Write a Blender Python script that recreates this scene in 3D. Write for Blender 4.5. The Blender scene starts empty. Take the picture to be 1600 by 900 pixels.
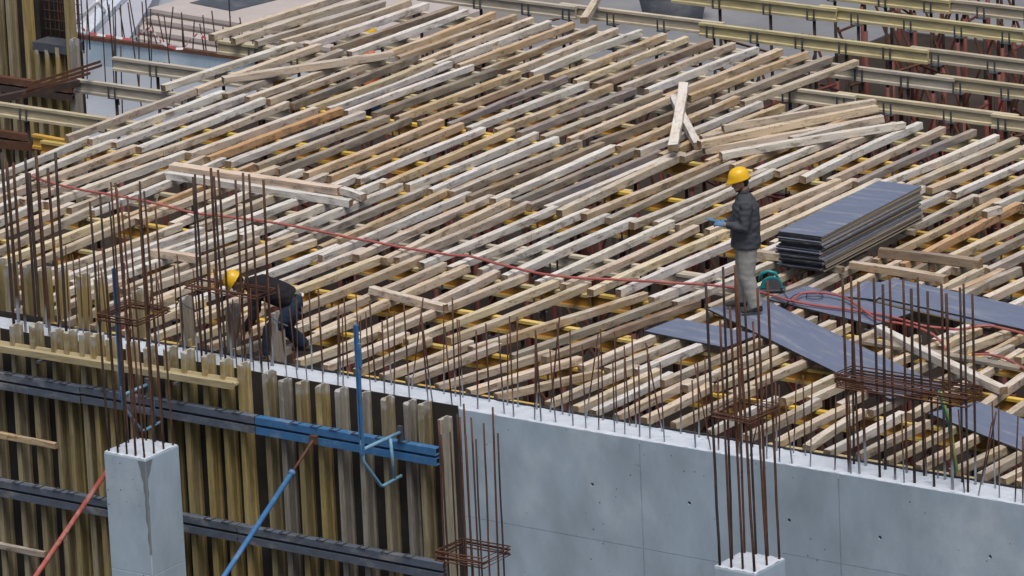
import bpy, bmesh, math, random
from mathutils import Vector, Matrix, Quaternion, noise
random.seed(7)
S = bpy.context.scene
COL = S.collection
# ------------------------------------------------------------------ camera (calibrated telephoto view)
PITCH, YAW, ROLL = (math.radians(a) for a in (16.224, 35.8686, 2.5723))
FPX = 9500.0
fw = Vector((-math.sin(YAW)*math.cos(PITCH), math.cos(YAW)*math.cos(PITCH), -math.sin(PITCH)))
r0 = Vector((math.cos(YAW), math.sin(YAW), 0)); d0 = fw.cross(r0)
rt = math.cos(ROLL)*r0+math.sin(ROLL)*d0; dn = -math.sin(ROLL)*r0+math.cos(ROLL)*d0
CAM = Vector((40.42445, -54.52691, 21.09471))
cd = bpy.data.cameras.new('camera'); cam = bpy.data.objects.new('camera', cd); COL.objects.link(cam)
cd.sensor_width = 36; cd.lens = FPX/1600*36; cd.clip_start = 1; cd.clip_end = 900
m = Matrix((rt, -dn, -fw)).transposed().to_4x4(); m.translation = CAM; cam.matrix_world = m
S.camera = cam
# ------------------------------------------------------------------ sky, sun, exposure (bright overcast day)
SUN_EL, SUN_AZ = math.radians(67), math.radians(134)      # azimuth measured from +Y towards +X
w = bpy.data.worlds.new('World'); S.world = w; w.use_nodes = True
nt = w.node_tree; bg = nt.nodes['Background']
sky = nt.nodes.new('ShaderNodeTexSky'); sky.sky_type = 'NISHITA'; sky.sun_disc = False
sky.sun_elevation = SUN_EL; sky.sun_rotation = SUN_AZ; sky.air_density = 1.0; sky.dust_density = 4.5; sky.ozone_density = 1.0
nt.links.new(sky.outputs[0], bg.inputs[0]); bg.inputs[1].default_value = 0.07
sl = bpy.data.lights.new('sun', 'SUN'); sl.energy = 1.5; sl.angle = math.radians(32); sl.color = (1.0, .965, .92)
so = bpy.data.objects.new('sun', sl); COL.objects.link(so)
sd = Vector((math.sin(SUN_AZ)*math.cos(SUN_EL), math.cos(SUN_AZ)*math.cos(SUN_EL), math.sin(SUN_EL)))
so.rotation_euler = sd.to_track_quat('Z', 'Y').to_euler()
S.view_settings.view_transform = 'Standard'; S.view_settings.look = 'None'
S.view_settings.exposure = 0.62; S.view_settings.gamma = 1.0

# ------------------------------------------------------------------ helpers
def ray(x, y): return ((x-800)/FPX)*rt+((y-450)/FPX)*dn+fw
def onz(x, y, z=0.0): q = ray(x, y); return CAM+q*((z-CAM.z)/q.z)
def ony(x, y, Y=0.0): q = ray(x, y); return CAM+q*((Y-CAM.y)/q.y)
U = random.uniform

def tag(o, label=None, cat=None, group=None, kind=None):
    if label: o['label'] = label
    if cat: o['category'] = cat
    if group: o['group'] = group
    if kind: o['kind'] = kind
    return o
def ordinal(n):
    return '%d%s' % (n, 'th' if 10 <= n % 100 <= 20 else {1: 'st', 2: 'nd', 3: 'rd'}.get(n % 10, 'th'))

class MB:
    def __init__(s): s.v = []; s.f = []; s.m = []
    def add(s, vs, fs, mi=0):
        b = len(s.v); s.v += [tuple(x) for x in vs]; s.f += [tuple(b+i for i in f) for f in fs]; s.m += [mi]*len(fs); return s
    def box(s, lo, hi, M=None, mi=0):
        x0, y0, z0 = lo; x1, y1, z1 = hi
        vs = [Vector(p) for p in ((x0,y0,z0),(x1,y0,z0),(x1,y1,z0),(x0,y1,z0),(x0,y0,z1),(x1,y0,z1),(x1,y1,z1),(x0,y1,z1))]
        if M: vs = [M@p for p in vs]
        return s.add(vs, [(3,2,1,0),(4,5,6,7),(0,1,5,4),(1,2,6,5),(2,3,7,6),(3,0,4,7)], mi)
    def prism(s, prof, x0, x1, M=None, mi=0, mcap=None):      # profile in (y,z), extruded along x
        n = len(prof)
        vs = [Vector((x0, y, z)) for y, z in prof]+[Vector((x1, y, z)) for y, z in prof]
        if M: vs = [M@p for p in vs]
        s.add(vs, [(i, (i+1) % n, n+(i+1) % n, n+i) for i in range(n)], mi)
        b = len(s.v)-2*n
        s.f += [tuple(b+i for i in range(n-1, -1, -1)), tuple(b+n+i for i in range(n))]; s.m += [mi if mcap is None else mcap]*2
        return s
    def tube(s, pts, r, n=8, mi=0, cap=True):
        pts = [Vector(p) for p in pts]; rs = r if isinstance(r, (list, tuple)) else [r]*len(pts)
        vs = []; fs = []; prev = None
        for i, p in enumerate(pts):
            t = (pts[min(i+1, len(pts)-1)]-pts[max(i-1, 0)]).normalized()
            if prev is None:
                a = Vector((0,0,1)) if abs(t.z) < .9 else Vector((1,0,0)); u = t.cross(a).normalized()
            else:
                u = (prev-t*prev.dot(t)).normalized()
            prev = u; vv = t.cross(u)
            for k in range(n):
                an = 2*math.pi*k/n; vs.append(p+(u*math.cos(an)+vv*math.sin(an))*rs[i])
        for i in range(len(pts)-1):
            for k in range(n): fs.append((i*n+k, i*n+(k+1) % n, (i+1)*n+(k+1) % n, (i+1)*n+k))
        if cap: fs += [tuple(range(n-1, -1, -1)), tuple((len(pts)-1)*n+k for k in range(n))]
        return s.add(vs, fs, mi)
    def mesh(s, name, mats, smooth=False):
        me = bpy.data.meshes.new(name); me.from_pydata(s.v, [], s.f)
        for mm in (mats if isinstance(mats, (list, tuple)) else [mats]): me.materials.append(mm)
        me.polygons.foreach_set('material_index', s.m)
        if smooth: me.polygons.foreach_set('use_smooth', [True]*len(s.f))
        me.update(); return me
    def build(s, name, mats, parent=None, smooth=False, color=None):
        return link(name, s.mesh(name, mats, smooth), parent, color)
def link(name, me, parent=None, color=None, loc=None, rot=None):
    o = bpy.data.objects.new(name, me); COL.objects.link(o)
    if parent: o.parent = parent
    if color: o.color = (*color, 1)
    if loc is not None: o.location = loc
    if rot is not None: o.rotation_euler = rot
    return o
def empty(name, loc=(0,0,0), rz=0):
    o = bpy.data.objects.new(name, None); COL.objects.link(o); o.location = loc; o.rotation_euler = (0,0,rz); o.empty_display_size = .2; return o
def copy_tree(o, parent=None):
    c = o.copy(); COL.objects.link(c)
    if parent: c.parent = parent
    for ch in list(o.children): copy_tree(ch, c)
    return c
def frame_x(a, b, up=Vector((0,0,1))):                       # matrix with local x from a to b, z near up
    x = (b-a).normalized(); y = up.cross(x).normalized(); z = x.cross(y)
    M = Matrix((x, y, z)).transposed().to_4x4(); M.translation = a; return M

# ------------------------------------------------------------------ materials
def material(name, color=(.5,.5,.5), rough=.8, dark=(.2,.2,.2), light=(.7,.7,.7), use_obj=False, stretch=(1,1,1), scale=6.0,
             streak=.35, dirt=.3, dust=.2, metallic=0, bump=.15, pits=0, spec=.3, world=False, stain=0):
    mt = bpy.data.materials.new(name); mt.use_nodes = True; t = mt.node_tree; N = t.nodes; L = t.links
    b = N['Principled BSDF']; b.inputs['Roughness'].default_value = rough; b.inputs['Metallic'].default_value = metallic
    b.inputs['Specular IOR Level'].default_value = spec
    tc = N.new('ShaderNodeTexCoord'); oi = N.new('ShaderNodeObjectInfo')
    mp = N.new('ShaderNodeMapping'); mp.inputs['Scale'].default_value = stretch
    off = N.new('ShaderNodeVectorMath'); off.operation = 'ADD'
    cmb = N.new('ShaderNodeCombineXYZ'); mul = N.new('ShaderNodeMath'); mul.operation = 'MULTIPLY'; mul.inputs[1].default_value = 57.0
    L.new(oi.outputs['Random'], mul.inputs[0])
    for i in range(3): L.new(mul.outputs[0], cmb.inputs[i])
    L.new(tc.outputs['Object'], mp.inputs[0]); L.new(mp.outputs[0], off.inputs[0])
    if not world: L.new(cmb.outputs[0], off.inputs[1])
    vec = off.outputs[0]
    base = N.new('ShaderNodeRGB'); base.outputs[0].default_value = (*color, 1)
    src = oi.outputs['Color'] if use_obj else base.outputs[0]
    def nz(sc, det=5, v=vec, ro=.6):
        n = N.new('ShaderNodeTexNoise'); n.inputs['Scale'].default_value = sc; n.inputs['Detail'].default_value = det; n.inputs['Roughness'].default_value = ro
        L.new(v, n.inputs['Vector']); return n.outputs['Fac']
    def ramp(f, a, c):
        r = N.new('ShaderNodeMapRange'); r.inputs['From Min'].default_value = a; r.inputs['From Max'].default_value = c; L.new(f, r.inputs['Value']); return r.outputs[0]
    def mix(f, a, c, k=1.0, mode='MIX'):
        mx = N.new('ShaderNodeMix'); mx.data_type = 'RGBA'; mx.blend_type = mode
        mm = N.new('ShaderNodeMath'); mm.operation = 'MULTIPLY'; mm.inputs[1].default_value = k; L.new(f, mm.inputs[0]); L.new(mm.outputs[0], mx.inputs[0])
        for s_, q in ((a, 6), (c, 7)):
            if isinstance(s_, tuple): mx.inputs[q].default_value = (*s_, 1)
            else: L.new(s_, mx.inputs[q])
        return mx.outputs[2]
    f1 = nz(scale); c = mix(ramp(f1, .35, .75), src, dark, streak)
    f2 = nz(scale*.35, 6, tc.outputs['Object'] if world else vec, .65); c = mix(ramp(f2, .52, .72), c, light, dust)
    f3 = nz(scale*2.3, 4); c = mix(ramp(f3, .55, .8), c, dark, dirt)
    if stain:
        f4 = nz(scale*.13, 8, vec, .7); c = mix(ramp(f4, .48, .68), c, tuple(x*.62 for x in color), stain)
    if pits:
        vo = N.new('ShaderNodeTexVoronoi'); vo.inputs['Scale'].default_value = pits; L.new(tc.outputs['Object'], vo.inputs['Vector'])
        sp = N.new('ShaderNodeMapRange'); sp.inputs['From Min'].default_value = .13; sp.inputs['From Max'].default_value = .07; L.new(vo.outputs['Distance'], sp.inputs['Value'])
        gate = ramp(nz(1.7, 2, tc.outputs['Object']), .50, .60)
        mm = N.new('ShaderNodeMath'); mm.operation = 'MULTIPLY'; L.new(sp.outputs[0], mm.inputs[0]); L.new(gate, mm.inputs[1])
        c = mix(mm.outputs[0], c, (.07,.075,.08), .75)
    L.new(c, b.inputs['Base Color'])
    if bump:
        bp = N.new('ShaderNodeBump'); bp.inputs['Strength'].default_value = bump; bp.inputs['Distance'].default_value = .01
        L.new(f3, bp.inputs['Height']); L.new(bp.outputs[0], b.inputs['Normal'])
    return mt
def timber_material(name, grey=.5):
    mt = bpy.data.materials.new(name); mt.use_nodes = True; t = mt.node_tree; N = t.nodes; L = t.links
    b = N['Principled BSDF']; b.inputs['Roughness'].default_value = .9; b.inputs['Specular IOR Level'].default_value = .12
    tc = N.new('ShaderNodeTexCoord'); oi = N.new('ShaderNodeObjectInfo')
    mu = N.new('ShaderNodeMath'); mu.operation = 'MULTIPLY'; mu.inputs[1].default_value = 83.0; L.new(oi.outputs['Random'], mu.inputs[0])
    cb = N.new('ShaderNodeCombineXYZ'); [L.new(mu.outputs[0], cb.inputs[i]) for i in range(3)]
    def nz(st, sc, det, ro, lo, hi):
        mp = N.new('ShaderNodeMapping'); mp.inputs['Scale'].default_value = st; L.new(tc.outputs['Object'], mp.inputs[0])
        ad = N.new('ShaderNodeVectorMath'); ad.operation = 'ADD'; L.new(mp.outputs[0], ad.inputs[0]); L.new(cb.outputs[0], ad.inputs[1])
        n = N.new('ShaderNodeTexNoise'); n.inputs['Scale'].default_value = sc; n.inputs['Detail'].default_value = det; n.inputs['Roughness'].default_value = ro; L.new(ad.outputs[0], n.inputs['Vector'])
        r = N.new('ShaderNodeMapRange'); r.inputs['From Min'].default_value = lo; r.inputs['From Max'].default_value = hi; L.new(n.outputs['Fac'], r.inputs['Value']); return r.outputs[0]
    def mix(f, a, c, k, mode='MIX'):
        mx = N.new('ShaderNodeMix'); mx.data_type = 'RGBA'; mx.blend_type = mode
        mm = N.new('ShaderNodeMath'); mm.operation = 'MULTIPLY'; mm.inputs[1].default_value = k; L.new(f, mm.inputs[0]); L.new(mm.outputs[0], mx.inputs[0]); L.new(a, mx.inputs[6])
        if isinstance(c, tuple): mx.inputs[7].default_value = (*c, 1)
        else: L.new(c, mx.inputs[7])
        return mx.outputs[2]
    ge = N.new('ShaderNodeNewGeometry'); sx = N.new('ShaderNodeSeparateXYZ'); L.new(ge.outputs['True Normal'], sx.inputs[0])
    def upm(f, lo, hi):                                       # weights by face direction: pale mix stronger on top, dark mix on flanks
        r = N.new('ShaderNodeMapRange'); r.inputs['From Min'].default_value = .2; r.inputs['From Max'].default_value = .7; r.inputs['To Min'].default_value = lo; r.inputs['To Max'].default_value = hi; L.new(sx.outputs['Z'], r.inputs['Value'])
        m_ = N.new('ShaderNodeMath'); m_.operation = 'MULTIPLY'; L.new(f, m_.inputs[0]); L.new(r.outputs[0], m_.inputs[1]); return m_.outputs[0]
    c = oi.outputs['Color']
    c = mix(nz((1,3,3), 1.1, 3, .5, .42, .62), c, (.56,.43,.27), .30)              # warm bare wood patches
    du = N.new('ShaderNodeMath'); du.operation = 'MULTIPLY'; L.new(upm(nz((1,5,5), 1.6, 6, .65, .44, .56), .45, 1.0), du.inputs[0]); L.new(oi.outputs['Alpha'], du.inputs[1])
    c = mix(du.outputs[0], c, (.71,.69,.65), .75)              # cement dust
    c = mix(nz((1.2,22,22), 1.7, 4, .6, .52, .72), c, (.24,.165,.105), .5)         # grain
    c = mix(upm(nz((1,2.5,2.5), 3.6, 7, .75, .53, .62), 1.0, .55), c, (.16,.115,.075), .7)        # dirt stains
    c = mix(nz((1,1.6,1.6), 30, 4, .65, .63, .69), c, (.07,.05,.038), .75)         # splashes and nail marks
    L.new(c, b.inputs['Base Color'])
    bp = N.new('ShaderNodeBump'); bp.inputs['Strength'].default_value = .5; bp.inputs['Distance'].default_value = .006; L.new(nz((1.5,30,30), 2, 4, .6, .2, .8), bp.inputs['Height']); L.new(bp.outputs[0], b.inputs['Normal'])
    return mt
W_TIMBER = timber_material('sawn timber')
W_END = material('timber end grain', color=(.27,.19,.12), scale=18, dark=(.08,.05,.03), light=(.5,.45,.38), streak=.5, dust=.25, rough=.95, spec=.1)
W_BEAM = material('formwork beam wood', use_obj=True, stretch=(1.0, 9, 9), scale=2.5, dark=(.085,.065,.04), light=(.56,.53,.46), streak=.5, dirt=.6, dust=.35, rough=.75, bump=.2, spec=.25)
def crusted(name):
    mt = material(name, use_obj=True, stretch=(1.0, 9, 9), scale=2.5, dark=(.075,.058,.036), light=(.50,.48,.42), streak=.55, dirt=.65, dust=.35, rough=.8, bump=.3, spec=.2); t = mt.node_tree; N = t.nodes; L = t.links
    b = N['Principled BSDF']; old = b.inputs['Base Color'].links[0].from_socket; tc = N.new('ShaderNodeTexCoord'); sp = N.new('ShaderNodeSeparateXYZ'); L.new(tc.outputs['Object'], sp.inputs[0])
    n = N.new('ShaderNodeTexNoise'); n.inputs['Scale'].default_value = 7; n.inputs['Detail'].default_value = 6; oi = N.new('ShaderNodeObjectInfo'); ad0 = N.new('ShaderNodeVectorMath'); ad0.operation = 'ADD'; cb = N.new('ShaderNodeCombineXYZ'); L.new(oi.outputs['Random'], cb.inputs[0]); L.new(tc.outputs['Object'], ad0.inputs[0]); L.new(cb.outputs[0], ad0.inputs[1]); L.new(ad0.outputs[0], n.inputs['Vector'])
    ad = N.new('ShaderNodeMath'); ad.operation = 'MULTIPLY_ADD'; ad.inputs[1].default_value = .9; L.new(n.outputs['Fac'], ad.inputs[0]); L.new(sp.outputs['X'], ad.inputs[2])
    r = N.new('ShaderNodeMapRange'); r.inputs['From Min'].default_value = .62; r.inputs['From Max'].default_value = .42; L.new(ad.outputs[0], r.inputs['Value'])
    mm = N.new('ShaderNodeMath'); mm.operation = 'MULTIPLY'; mm.inputs[1].default_value = .8; L.new(r.outputs[0], mm.inputs[0])
    mx = N.new('ShaderNodeMix'); mx.data_type = 'RGBA'; L.new(mm.outputs[0], mx.inputs[0]); L.new(old, mx.inputs[6]); mx.inputs[7].default_value = (.40,.40,.385,1); L.new(mx.outputs[2], b.inputs['Base Color']); return mt
W_STUD = crusted('stud wood with cement crust')
W_WEBY = material('orange beam web', color=(.40,.20,.035), scale=2.5, stretch=(1,8,8), dark=(.16,.08,.02), light=(.55,.36,.14), streak=.4, dust=.3, rough=.6)
PLY = material('film faced plywood', color=(.15,.175,.25), scale=4.5, stretch=(.8, 6, 1), dark=(.10,.115,.155), light=(.42,.41,.39), streak=.5, dirt=.35, dust=.5, rough=.5, bump=.05, spec=.5)
PLYEDGE_D = material('black plywood edge', color=(.035,.036,.04), scale=14, dark=(.01,.01,.01), light=(.22,.21,.19), dust=.45, rough=.8)
PLYEDGE_M = material('grey plywood edge', color=(.20,.19,.175), scale=14, dark=(.05,.05,.05), light=(.40,.37,.33), dust=.6, rough=.9, stretch=(8,.3,8))
PLYEDGE_L = material('raw plywood edge', color=(.42,.34,.22), scale=14, dark=(.16,.12,.08), light=(.55,.5,.42), rough=.9, stretch=(.3,8,8))
PLYFORM = material('form plywood back', color=(.035,.03,.027), scale=4, dark=(.012,.011,.01), light=(.12,.12,.12), dust=.25)
CONC = material('cast concrete', color=(.415,.515,.595), scale=2.2, dark=(.24,.30,.345), light=(.60,.665,.71), stretch=(1,1,.55), streak=.55, dust=.6, dirt=.25, rough=.85, bump=.08, pits=9, world=True, stain=.85, spec=.25)
CONC_TOP = material('fresh concrete top', color=(.54,.585,.64), scale=9, dark=(.33,.365,.41), light=(.68,.715,.76), streak=.35, dust=.5, dirt=.4, bump=.8, rough=.95, world=True)
CONC_WET = material('damp concrete stain', color=(.20,.225,.245), scale=6, dark=(.12,.125,.13), light=(.24,.25,.25), rough=.7, bump=.05)
SLABG = material('grey floor slab', color=(.20,.205,.215), scale=.8, dark=(.10,.10,.105), light=(.30,.30,.31), dust=.5, rough=.9, world=True, bump=.1)
SLABP = material('pale floor slab', color=(.30,.325,.36), scale=.5, dark=(.20,.22,.24), light=(.40,.42,.45), dust=.5, rough=.6, world=True, bump=.1)
SLAB_SHADED = material('floor slab', color=(.045,.037,.031), scale=.9, dark=(.016,.013,.012), light=(.09,.08,.07), dust=.6, spec=0, rough=1, world=True, bump=.1)  # near-black: the shade below the deck is put into this colour
STEPC = material('step concrete', color=(.45,.40,.37), scale=3, dark=(.30,.27,.25), light=(.55,.51,.48), rough=.9, world=True, bump=.2)
RAMPC = material('ramp concrete', color=(.40,.41,.46), scale=.6, dark=(.33,.34,.38), light=(.5,.5,.54), rough=.85, world=True)
RUST = material('rusty steel', color=(.13,.058,.034), scale=12, dark=(.045,.028,.022), light=(.22,.12,.08), streak=.6, dust=.4, rough=.85, spec=.25)
def foot_rust(name, col, dark):
    mt = material(name, color=col, scale=12, dark=dark, light=(.22,.12,.08), streak=.6, dust=.4, rough=.85, spec=.25); t = mt.node_tree; N = t.nodes; L = t.links
    b = N['Principled BSDF']; old = b.inputs['Base Color'].links[0].from_socket; tc = N.new('ShaderNodeTexCoord'); sp = N.new('ShaderNodeSeparateXYZ'); L.new(tc.outputs['Object'], sp.inputs[0])
    n = N.new('ShaderNodeTexNoise'); n.inputs['Scale'].default_value = 6; L.new(tc.outputs['Object'], n.inputs['Vector'])
    oi = N.new('ShaderNodeObjectInfo'); ad = N.new('ShaderNodeMath'); ad.operation = 'MULTIPLY_ADD'; ad.inputs[1].default_value = -.28; L.new(oi.outputs['Random'], ad.inputs[0]); L.new(sp.outputs['Z'], ad.inputs[2])
    r = N.new('ShaderNodeMapRange'); r.inputs['From Min'].default_value = .16; r.inputs['From Max'].default_value = .0; L.new(ad.outputs[0], r.inputs['Value'])
    mx = N.new('ShaderNodeMix'); mx.data_type = 'RGBA'; L.new(r.outputs[0], mx.inputs[0]); L.new(old, mx.inputs[6]); mx.inputs[7].default_value = (.42,.43,.45,1); L.new(mx.outputs[2], b.inputs['Base Color']); return mt
RUSTF = foot_rust('rusty bar with cement foot', (.10,.05,.033), (.04,.026,.02))
RUSTD = material('dark rusty steel', color=(.06,.042,.036), scale=12, dark=(.025,.02,.018), light=(.17,.09,.06), streak=.5, dust=.4, rough=.8, spec=.3)
REDP = material('red prop paint', color=(.165,.045,.036), scale=9, dark=(.07,.03,.025), light=(.22,.14,.12), streak=.45, dust=.3, rough=.6)
REDD = material('bright red prop paint', color=(.40,.10,.075), scale=16, dark=(.12,.06,.05), light=(.55,.5,.47), streak=.45, dust=.5, dirt=.7, rough=.6)
STEEL = material('dark steel', color=(.09,.10,.115), scale=9, dark=(.03,.03,.035), light=(.28,.27,.26), streak=.4, dust=.35, rough=.55, metallic=.2)
BLUE = material('blue steel paint', color=(.05,.165,.35), scale=9, dark=(.04,.08,.14), light=(.42,.46,.5), streak=.3, dust=.35, dirt=.35, rough=.5)
BLUEG = material('worn blue grey steel', color=(.10,.13,.175), scale=9, dark=(.06,.045,.035), light=(.36,.35,.33), streak=.5, dust=.7, dirt=.6, rough=.7, stretch=(.6,1,1))
CYAN = material('pale blue steel paint', color=(.17,.34,.46), scale=9, dark=(.06,.12,.18), light=(.5,.55,.58), streak=.35, dust=.45, rough=.5)
HOSE = material('red rubber hose', color=(.38,.105,.095), scale=5, dark=(.28,.07,.06), light=(.55,.32,.29), rough=.55, bump=0)
TEAL = material('teal tool plastic', color=(.0,.22,.24), rough=.35, dark=(.0,.12,.13), light=(.15,.35,.36), bump=0, spec=.5)
BLACKP = material('black plastic', color=(.015,.015,.017), rough=.4, dark=(.01,.01,.01), light=(.06,.06,.06), bump=0)
HELM = material('yellow helmet plastic', color=(.78,.46,.012), rough=.3, dark=(.62,.34,.01), light=(.82,.52,.05), streak=.2, dust=.15, dirt=.1, bump=0, spec=.5)
SKIN = material('skin', color=(.38,.22,.15), rough=.6, dark=(.2,.1,.07), light=(.36,.22,.16), streak=.3, dirt=.2, bump=0)
HAIR = material('dark hair', color=(.02,.016,.013), rough=.7, dark=(.01,.01,.01), light=(.05,.04,.03), bump=.3, scale=40)
JACK = material('charcoal jacket cloth', color=(.062,.068,.078), rough=.85, scale=7, dark=(.035,.038,.045), light=(.10,.105,.115), bump=.35, spec=.2)
JACKB = material('black jacket cloth', color=(.018,.017,.02), rough=.9, scale=7, dark=(.01,.01,.01), light=(.045,.045,.05), bump=.35, spec=.2)
TROU = material('khaki grey trouser cloth', color=(.30,.295,.27), rough=.9, scale=8, dark=(.17,.165,.15), light=(.40,.395,.37), bump=.4, spec=.15)
JEAN = material('blue denim', color=(.02,.034,.058), rough=.9, scale=9, dark=(.012,.02,.035), light=(.045,.065,.10), bump=.3, spec=.15)
GLOVE = material('blue work glove', color=(.10,.20,.33), rough=.8, dark=(.06,.11,.18), light=(.2,.3,.42), bump=.2)
BOOT = material('dark boot', color=(.045,.04,.036), rough=.7, dark=(.02,.02,.02), light=(.16,.15,.14), bump=.1)
VEST = material('orange vest', color=(.75,.16,.03), rough=.8, bump=.1)
LIME = material('lime strip', color=(.30,.42,.08), rough=.7, bump=0)
REDT = material('red tape', color=(.50,.08,.08), rough=.6, bump=0, streak=.1, dust=.1)
WHITEP = material('white plastic', color=(.75,.75,.75), rough=.6, bump=0, streak=.1, dust=.1, dirt=.1)

TONE = {'w': ('pale grey weathered', (.60,.565,.51)), 'b': ('beige', (.545,.45,.335)), 't': ('tan', (.48,.345,.205)), 'n': ('dark brown', (.20,.145,.105)),
        'g': ('mid grey', (.36,.31,.25)), 'o': ('orange tinged', (.50,.28,.13)), 'd': ('dark grey stained', (.215,.19,.16)), 'c': ('cream coloured', (.60,.485,.315)),
        'p': ('pinkish beige', (.54,.435,.34)), 'v': ('purplish grey', (.27,.235,.235))}

# ------------------------------------------------------------------ the setting: floor slab far below, ramp and steps behind
ZF = -4.0
tag(MB().box((-260,-120,ZF-.5), (220,420,ZF)).build('lower_floor', SLAB_SHADED), kind='structure')  # under-deck shade painted in; the paler floors continue this same slab in daylight

tag(MB().box((-20.5,31.2,ZF),(60,160,ZF+.02)).box((-20.5,26.4,ZF),(-13.2,31.19,ZF+.02)).build('grey_floor', SLABG), kind='structure')
tag(MB().box((-120,3,ZF),(-20.51,160,ZF+.02)).build('pale_floor', SLABP), kind='structure')

# ------------------------------------------------------------------ concrete wall along the deck edge
ZW = -0.06; TW = .47
wall = empty('concrete_wall', (0,0,ZF)); tag(wall, 'long grey cast concrete wall with tie holes and starter bars along the top', 'wall')
XR = 13.0
TMP = bpy.data.scenes.new('tmp')
def evaluate(o, *others):
    for q in (o, *others): TMP.collection.objects.link(q)
    vl = TMP.view_layers[0]; vl.update(); dg = vl.depsgraph; me = bpy.data.meshes.new_from_object(o.evaluated_get(dg))
    for q in (o, *others): bpy.data.objects.remove(q)
    return me
def fixn(me):
    bm = bmesh.new(); bm.from_mesh(me); bmesh.ops.recalc_face_normals(bm, faces=bm.faces); bm.to_mesh(me); bm.free(); return me
def bool_cut(me, cutters):
    fixn(me); fixn(cutters)
    o = bpy.data.objects.new('tmp', me); cs = bpy.data.objects.new('cut', cutters)
    md = o.modifiers.new('b', 'BOOLEAN'); md.operation = 'DIFFERENCE'; md.object = cs; md.solver = 'EXACT'; md.use_self = True; md.use_hole_tolerant = True
    return evaluate(o, cs)
body = MB().box((-15, 0, ZF), (XR, TW, ZW-.012)).mesh('wall_body', CONC)
cut = MB()
for px, py in ((925.5,757), (1077,786), (1233,813), (1375,840), (1547,870), (1700,900), (818,905), (1150,975)):
    p = ony(px, py, 0); cut.tube([(p.x, -.05, p.z), (p.x, .2, p.z)], .023, 10)
for px, py in ((1000,720), (1311,780), (1640,850)):
    p = ony(px, py, 0); cut.box((p.x-.009, -.05, ZF-.1), (p.x+.009, .012, ZW+.1))
p = ony(900, 838, 0); cut.box((-.2, -.04, p.z-.004), (4.45, .007, p.z+.004))
q_ = ony(1311, 860, 0); cut.box((4.6, -.04, q_.z-.16), (16, .005, q_.z-.152))
wb = link('wall_body', bool_cut(body, cut.mesh('c', CONC)), wall); wb.location = (0,0,-ZF)
def rough_strip(x0, x1, y0, y1, z, n, k, amp):
    mb = MB(); vs = []; fs = []
    for i in range(n+1):
        for j in range(k+1):
            x = x0+(x1-x0)*i/n; y = y0+(y1-y0)*j/k
            h = noise.noise(Vector((x*5, y*7, 3)))*amp+noise.noise(Vector((x*19, y*19, 8)))*amp*.6
            if j in (0, k): h -= abs(noise.noise(Vector((x*9, j, 1))))*amp*2.2; y += abs(noise.noise(Vector((x*11, j*3, 5))))*(.03 if j == 0 else -.02)
            vs.append((x, y, z+h))
    for i in range(n):
        for j in range(k): a = i*(k+1)+j; fs.append((a, a+k+1, a+k+2, a+1))
    b = len(vs)
    for j in (0, k):
        ids = []
        for i in range(n+1): v = vs[i*(k+1)+j]; vs.append((v[0], v[1], z-.06)); ids.append(len(vs)-1)
        for i in range(n):
            a = i*(k+1)+j; c = (i+1)*(k+1)+j
            fs.append((a, ids[i], ids[i+1], c) if j == 0 else (a, c, ids[i+1], ids[i]))
    mb.add(vs, fs); return mb
rough_strip(-15, XR, .002, TW-.002, ZW-.006, 420, 7, .010).build('wall_top', CONC_TOP, wall).location = (0,0,-ZF)
lip = MB().box((-6.5, TW+.003, -1.1), (XR, TW+.024, ZW+.012)).build('form_board', PLYEDGE_D, wall); lip.location = (0,0,-ZF)
lip['label'] = 'dark form board edge along the back of the wall'
# starter bars: two rows
bar_me = {}
def bar_mesh(r, L, mt=RUST, n=6):
    k = (round(r, 4), round(L, 2), mt.name)
    if k not in bar_me:
        mb = MB(); N_ = max(2, int(L/.35)); mb.tube([(noise.noise(Vector((i*.7, L*9, r*900)))*.006, noise.noise(Vector((i*.7, L*7, 4)))*.006, L*i/N_) for i in range(N_+1)], r, n)
        bar_me[k] = mb.mesh('rebar', mt, True)
    return bar_me[k]
def bar(parent, base, top, r=.007, mt=RUST, off=(0,0,0)):
    base = Vector(base); top = Vector(top); L = round((top-base).length/.05)*.05
    o = link('rebar', bar_mesh(r, L, mt), parent); o.location = base-Vector(off)
    o.rotation_mode = 'QUATERNION'; o.rotation_quaternion = (top-base).to_track_quat('Z', 'Y'); return o
x = -5.9
k = 0
while x < 10.4:
    for yy in (.07, .38):
        if random.random() < .93 and not (4.9 < x < 7.0 and random.random() < .6):
            lx, ly = random.gauss(0, .035), random.gauss(0, .03)
            if random.random() < .07: lx = random.choice((-.2, .22))
            h = U(.85, 1.2) if x < 2.6 else U(.75, 1.05)
            bx_ = x+U(-.06, .06); by = yy+U(-.02, .02)
            bar(wall, (bx_, by, ZW-.05), (bx_+lx, by+ly, ZW+h), U(.008, .0105), RUSTF, (0,0,ZF))
    x += .19
# ------------------------------------------------------------------ reinforcement cages
def stirrups(parent, x0, x1, y0, y1, zs, r=.009, off=(0,0,0)):
    for z in zs:
        j = lambda: U(-.02, .02)
        pts = [(x0+j(), y0+j(), z+j()*.6), (x1+j(), y0+j(), z+j()*.6), (x1+j(), y1+j(), z+j()*.6), (x0+j(), y1+j(), z+j()*.6)]
        pts.append(pts[0]); pts = [Vector(p)-Vector(off) for p in pts]
        MB().tube(pts, r, 6).build('stirrup', RUST, parent)
def cage(name, label, picks, plane_y, ztop_px, zb, ring, n_stir, rr=.0125, cx=None, dy=.2):
    pass
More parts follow.
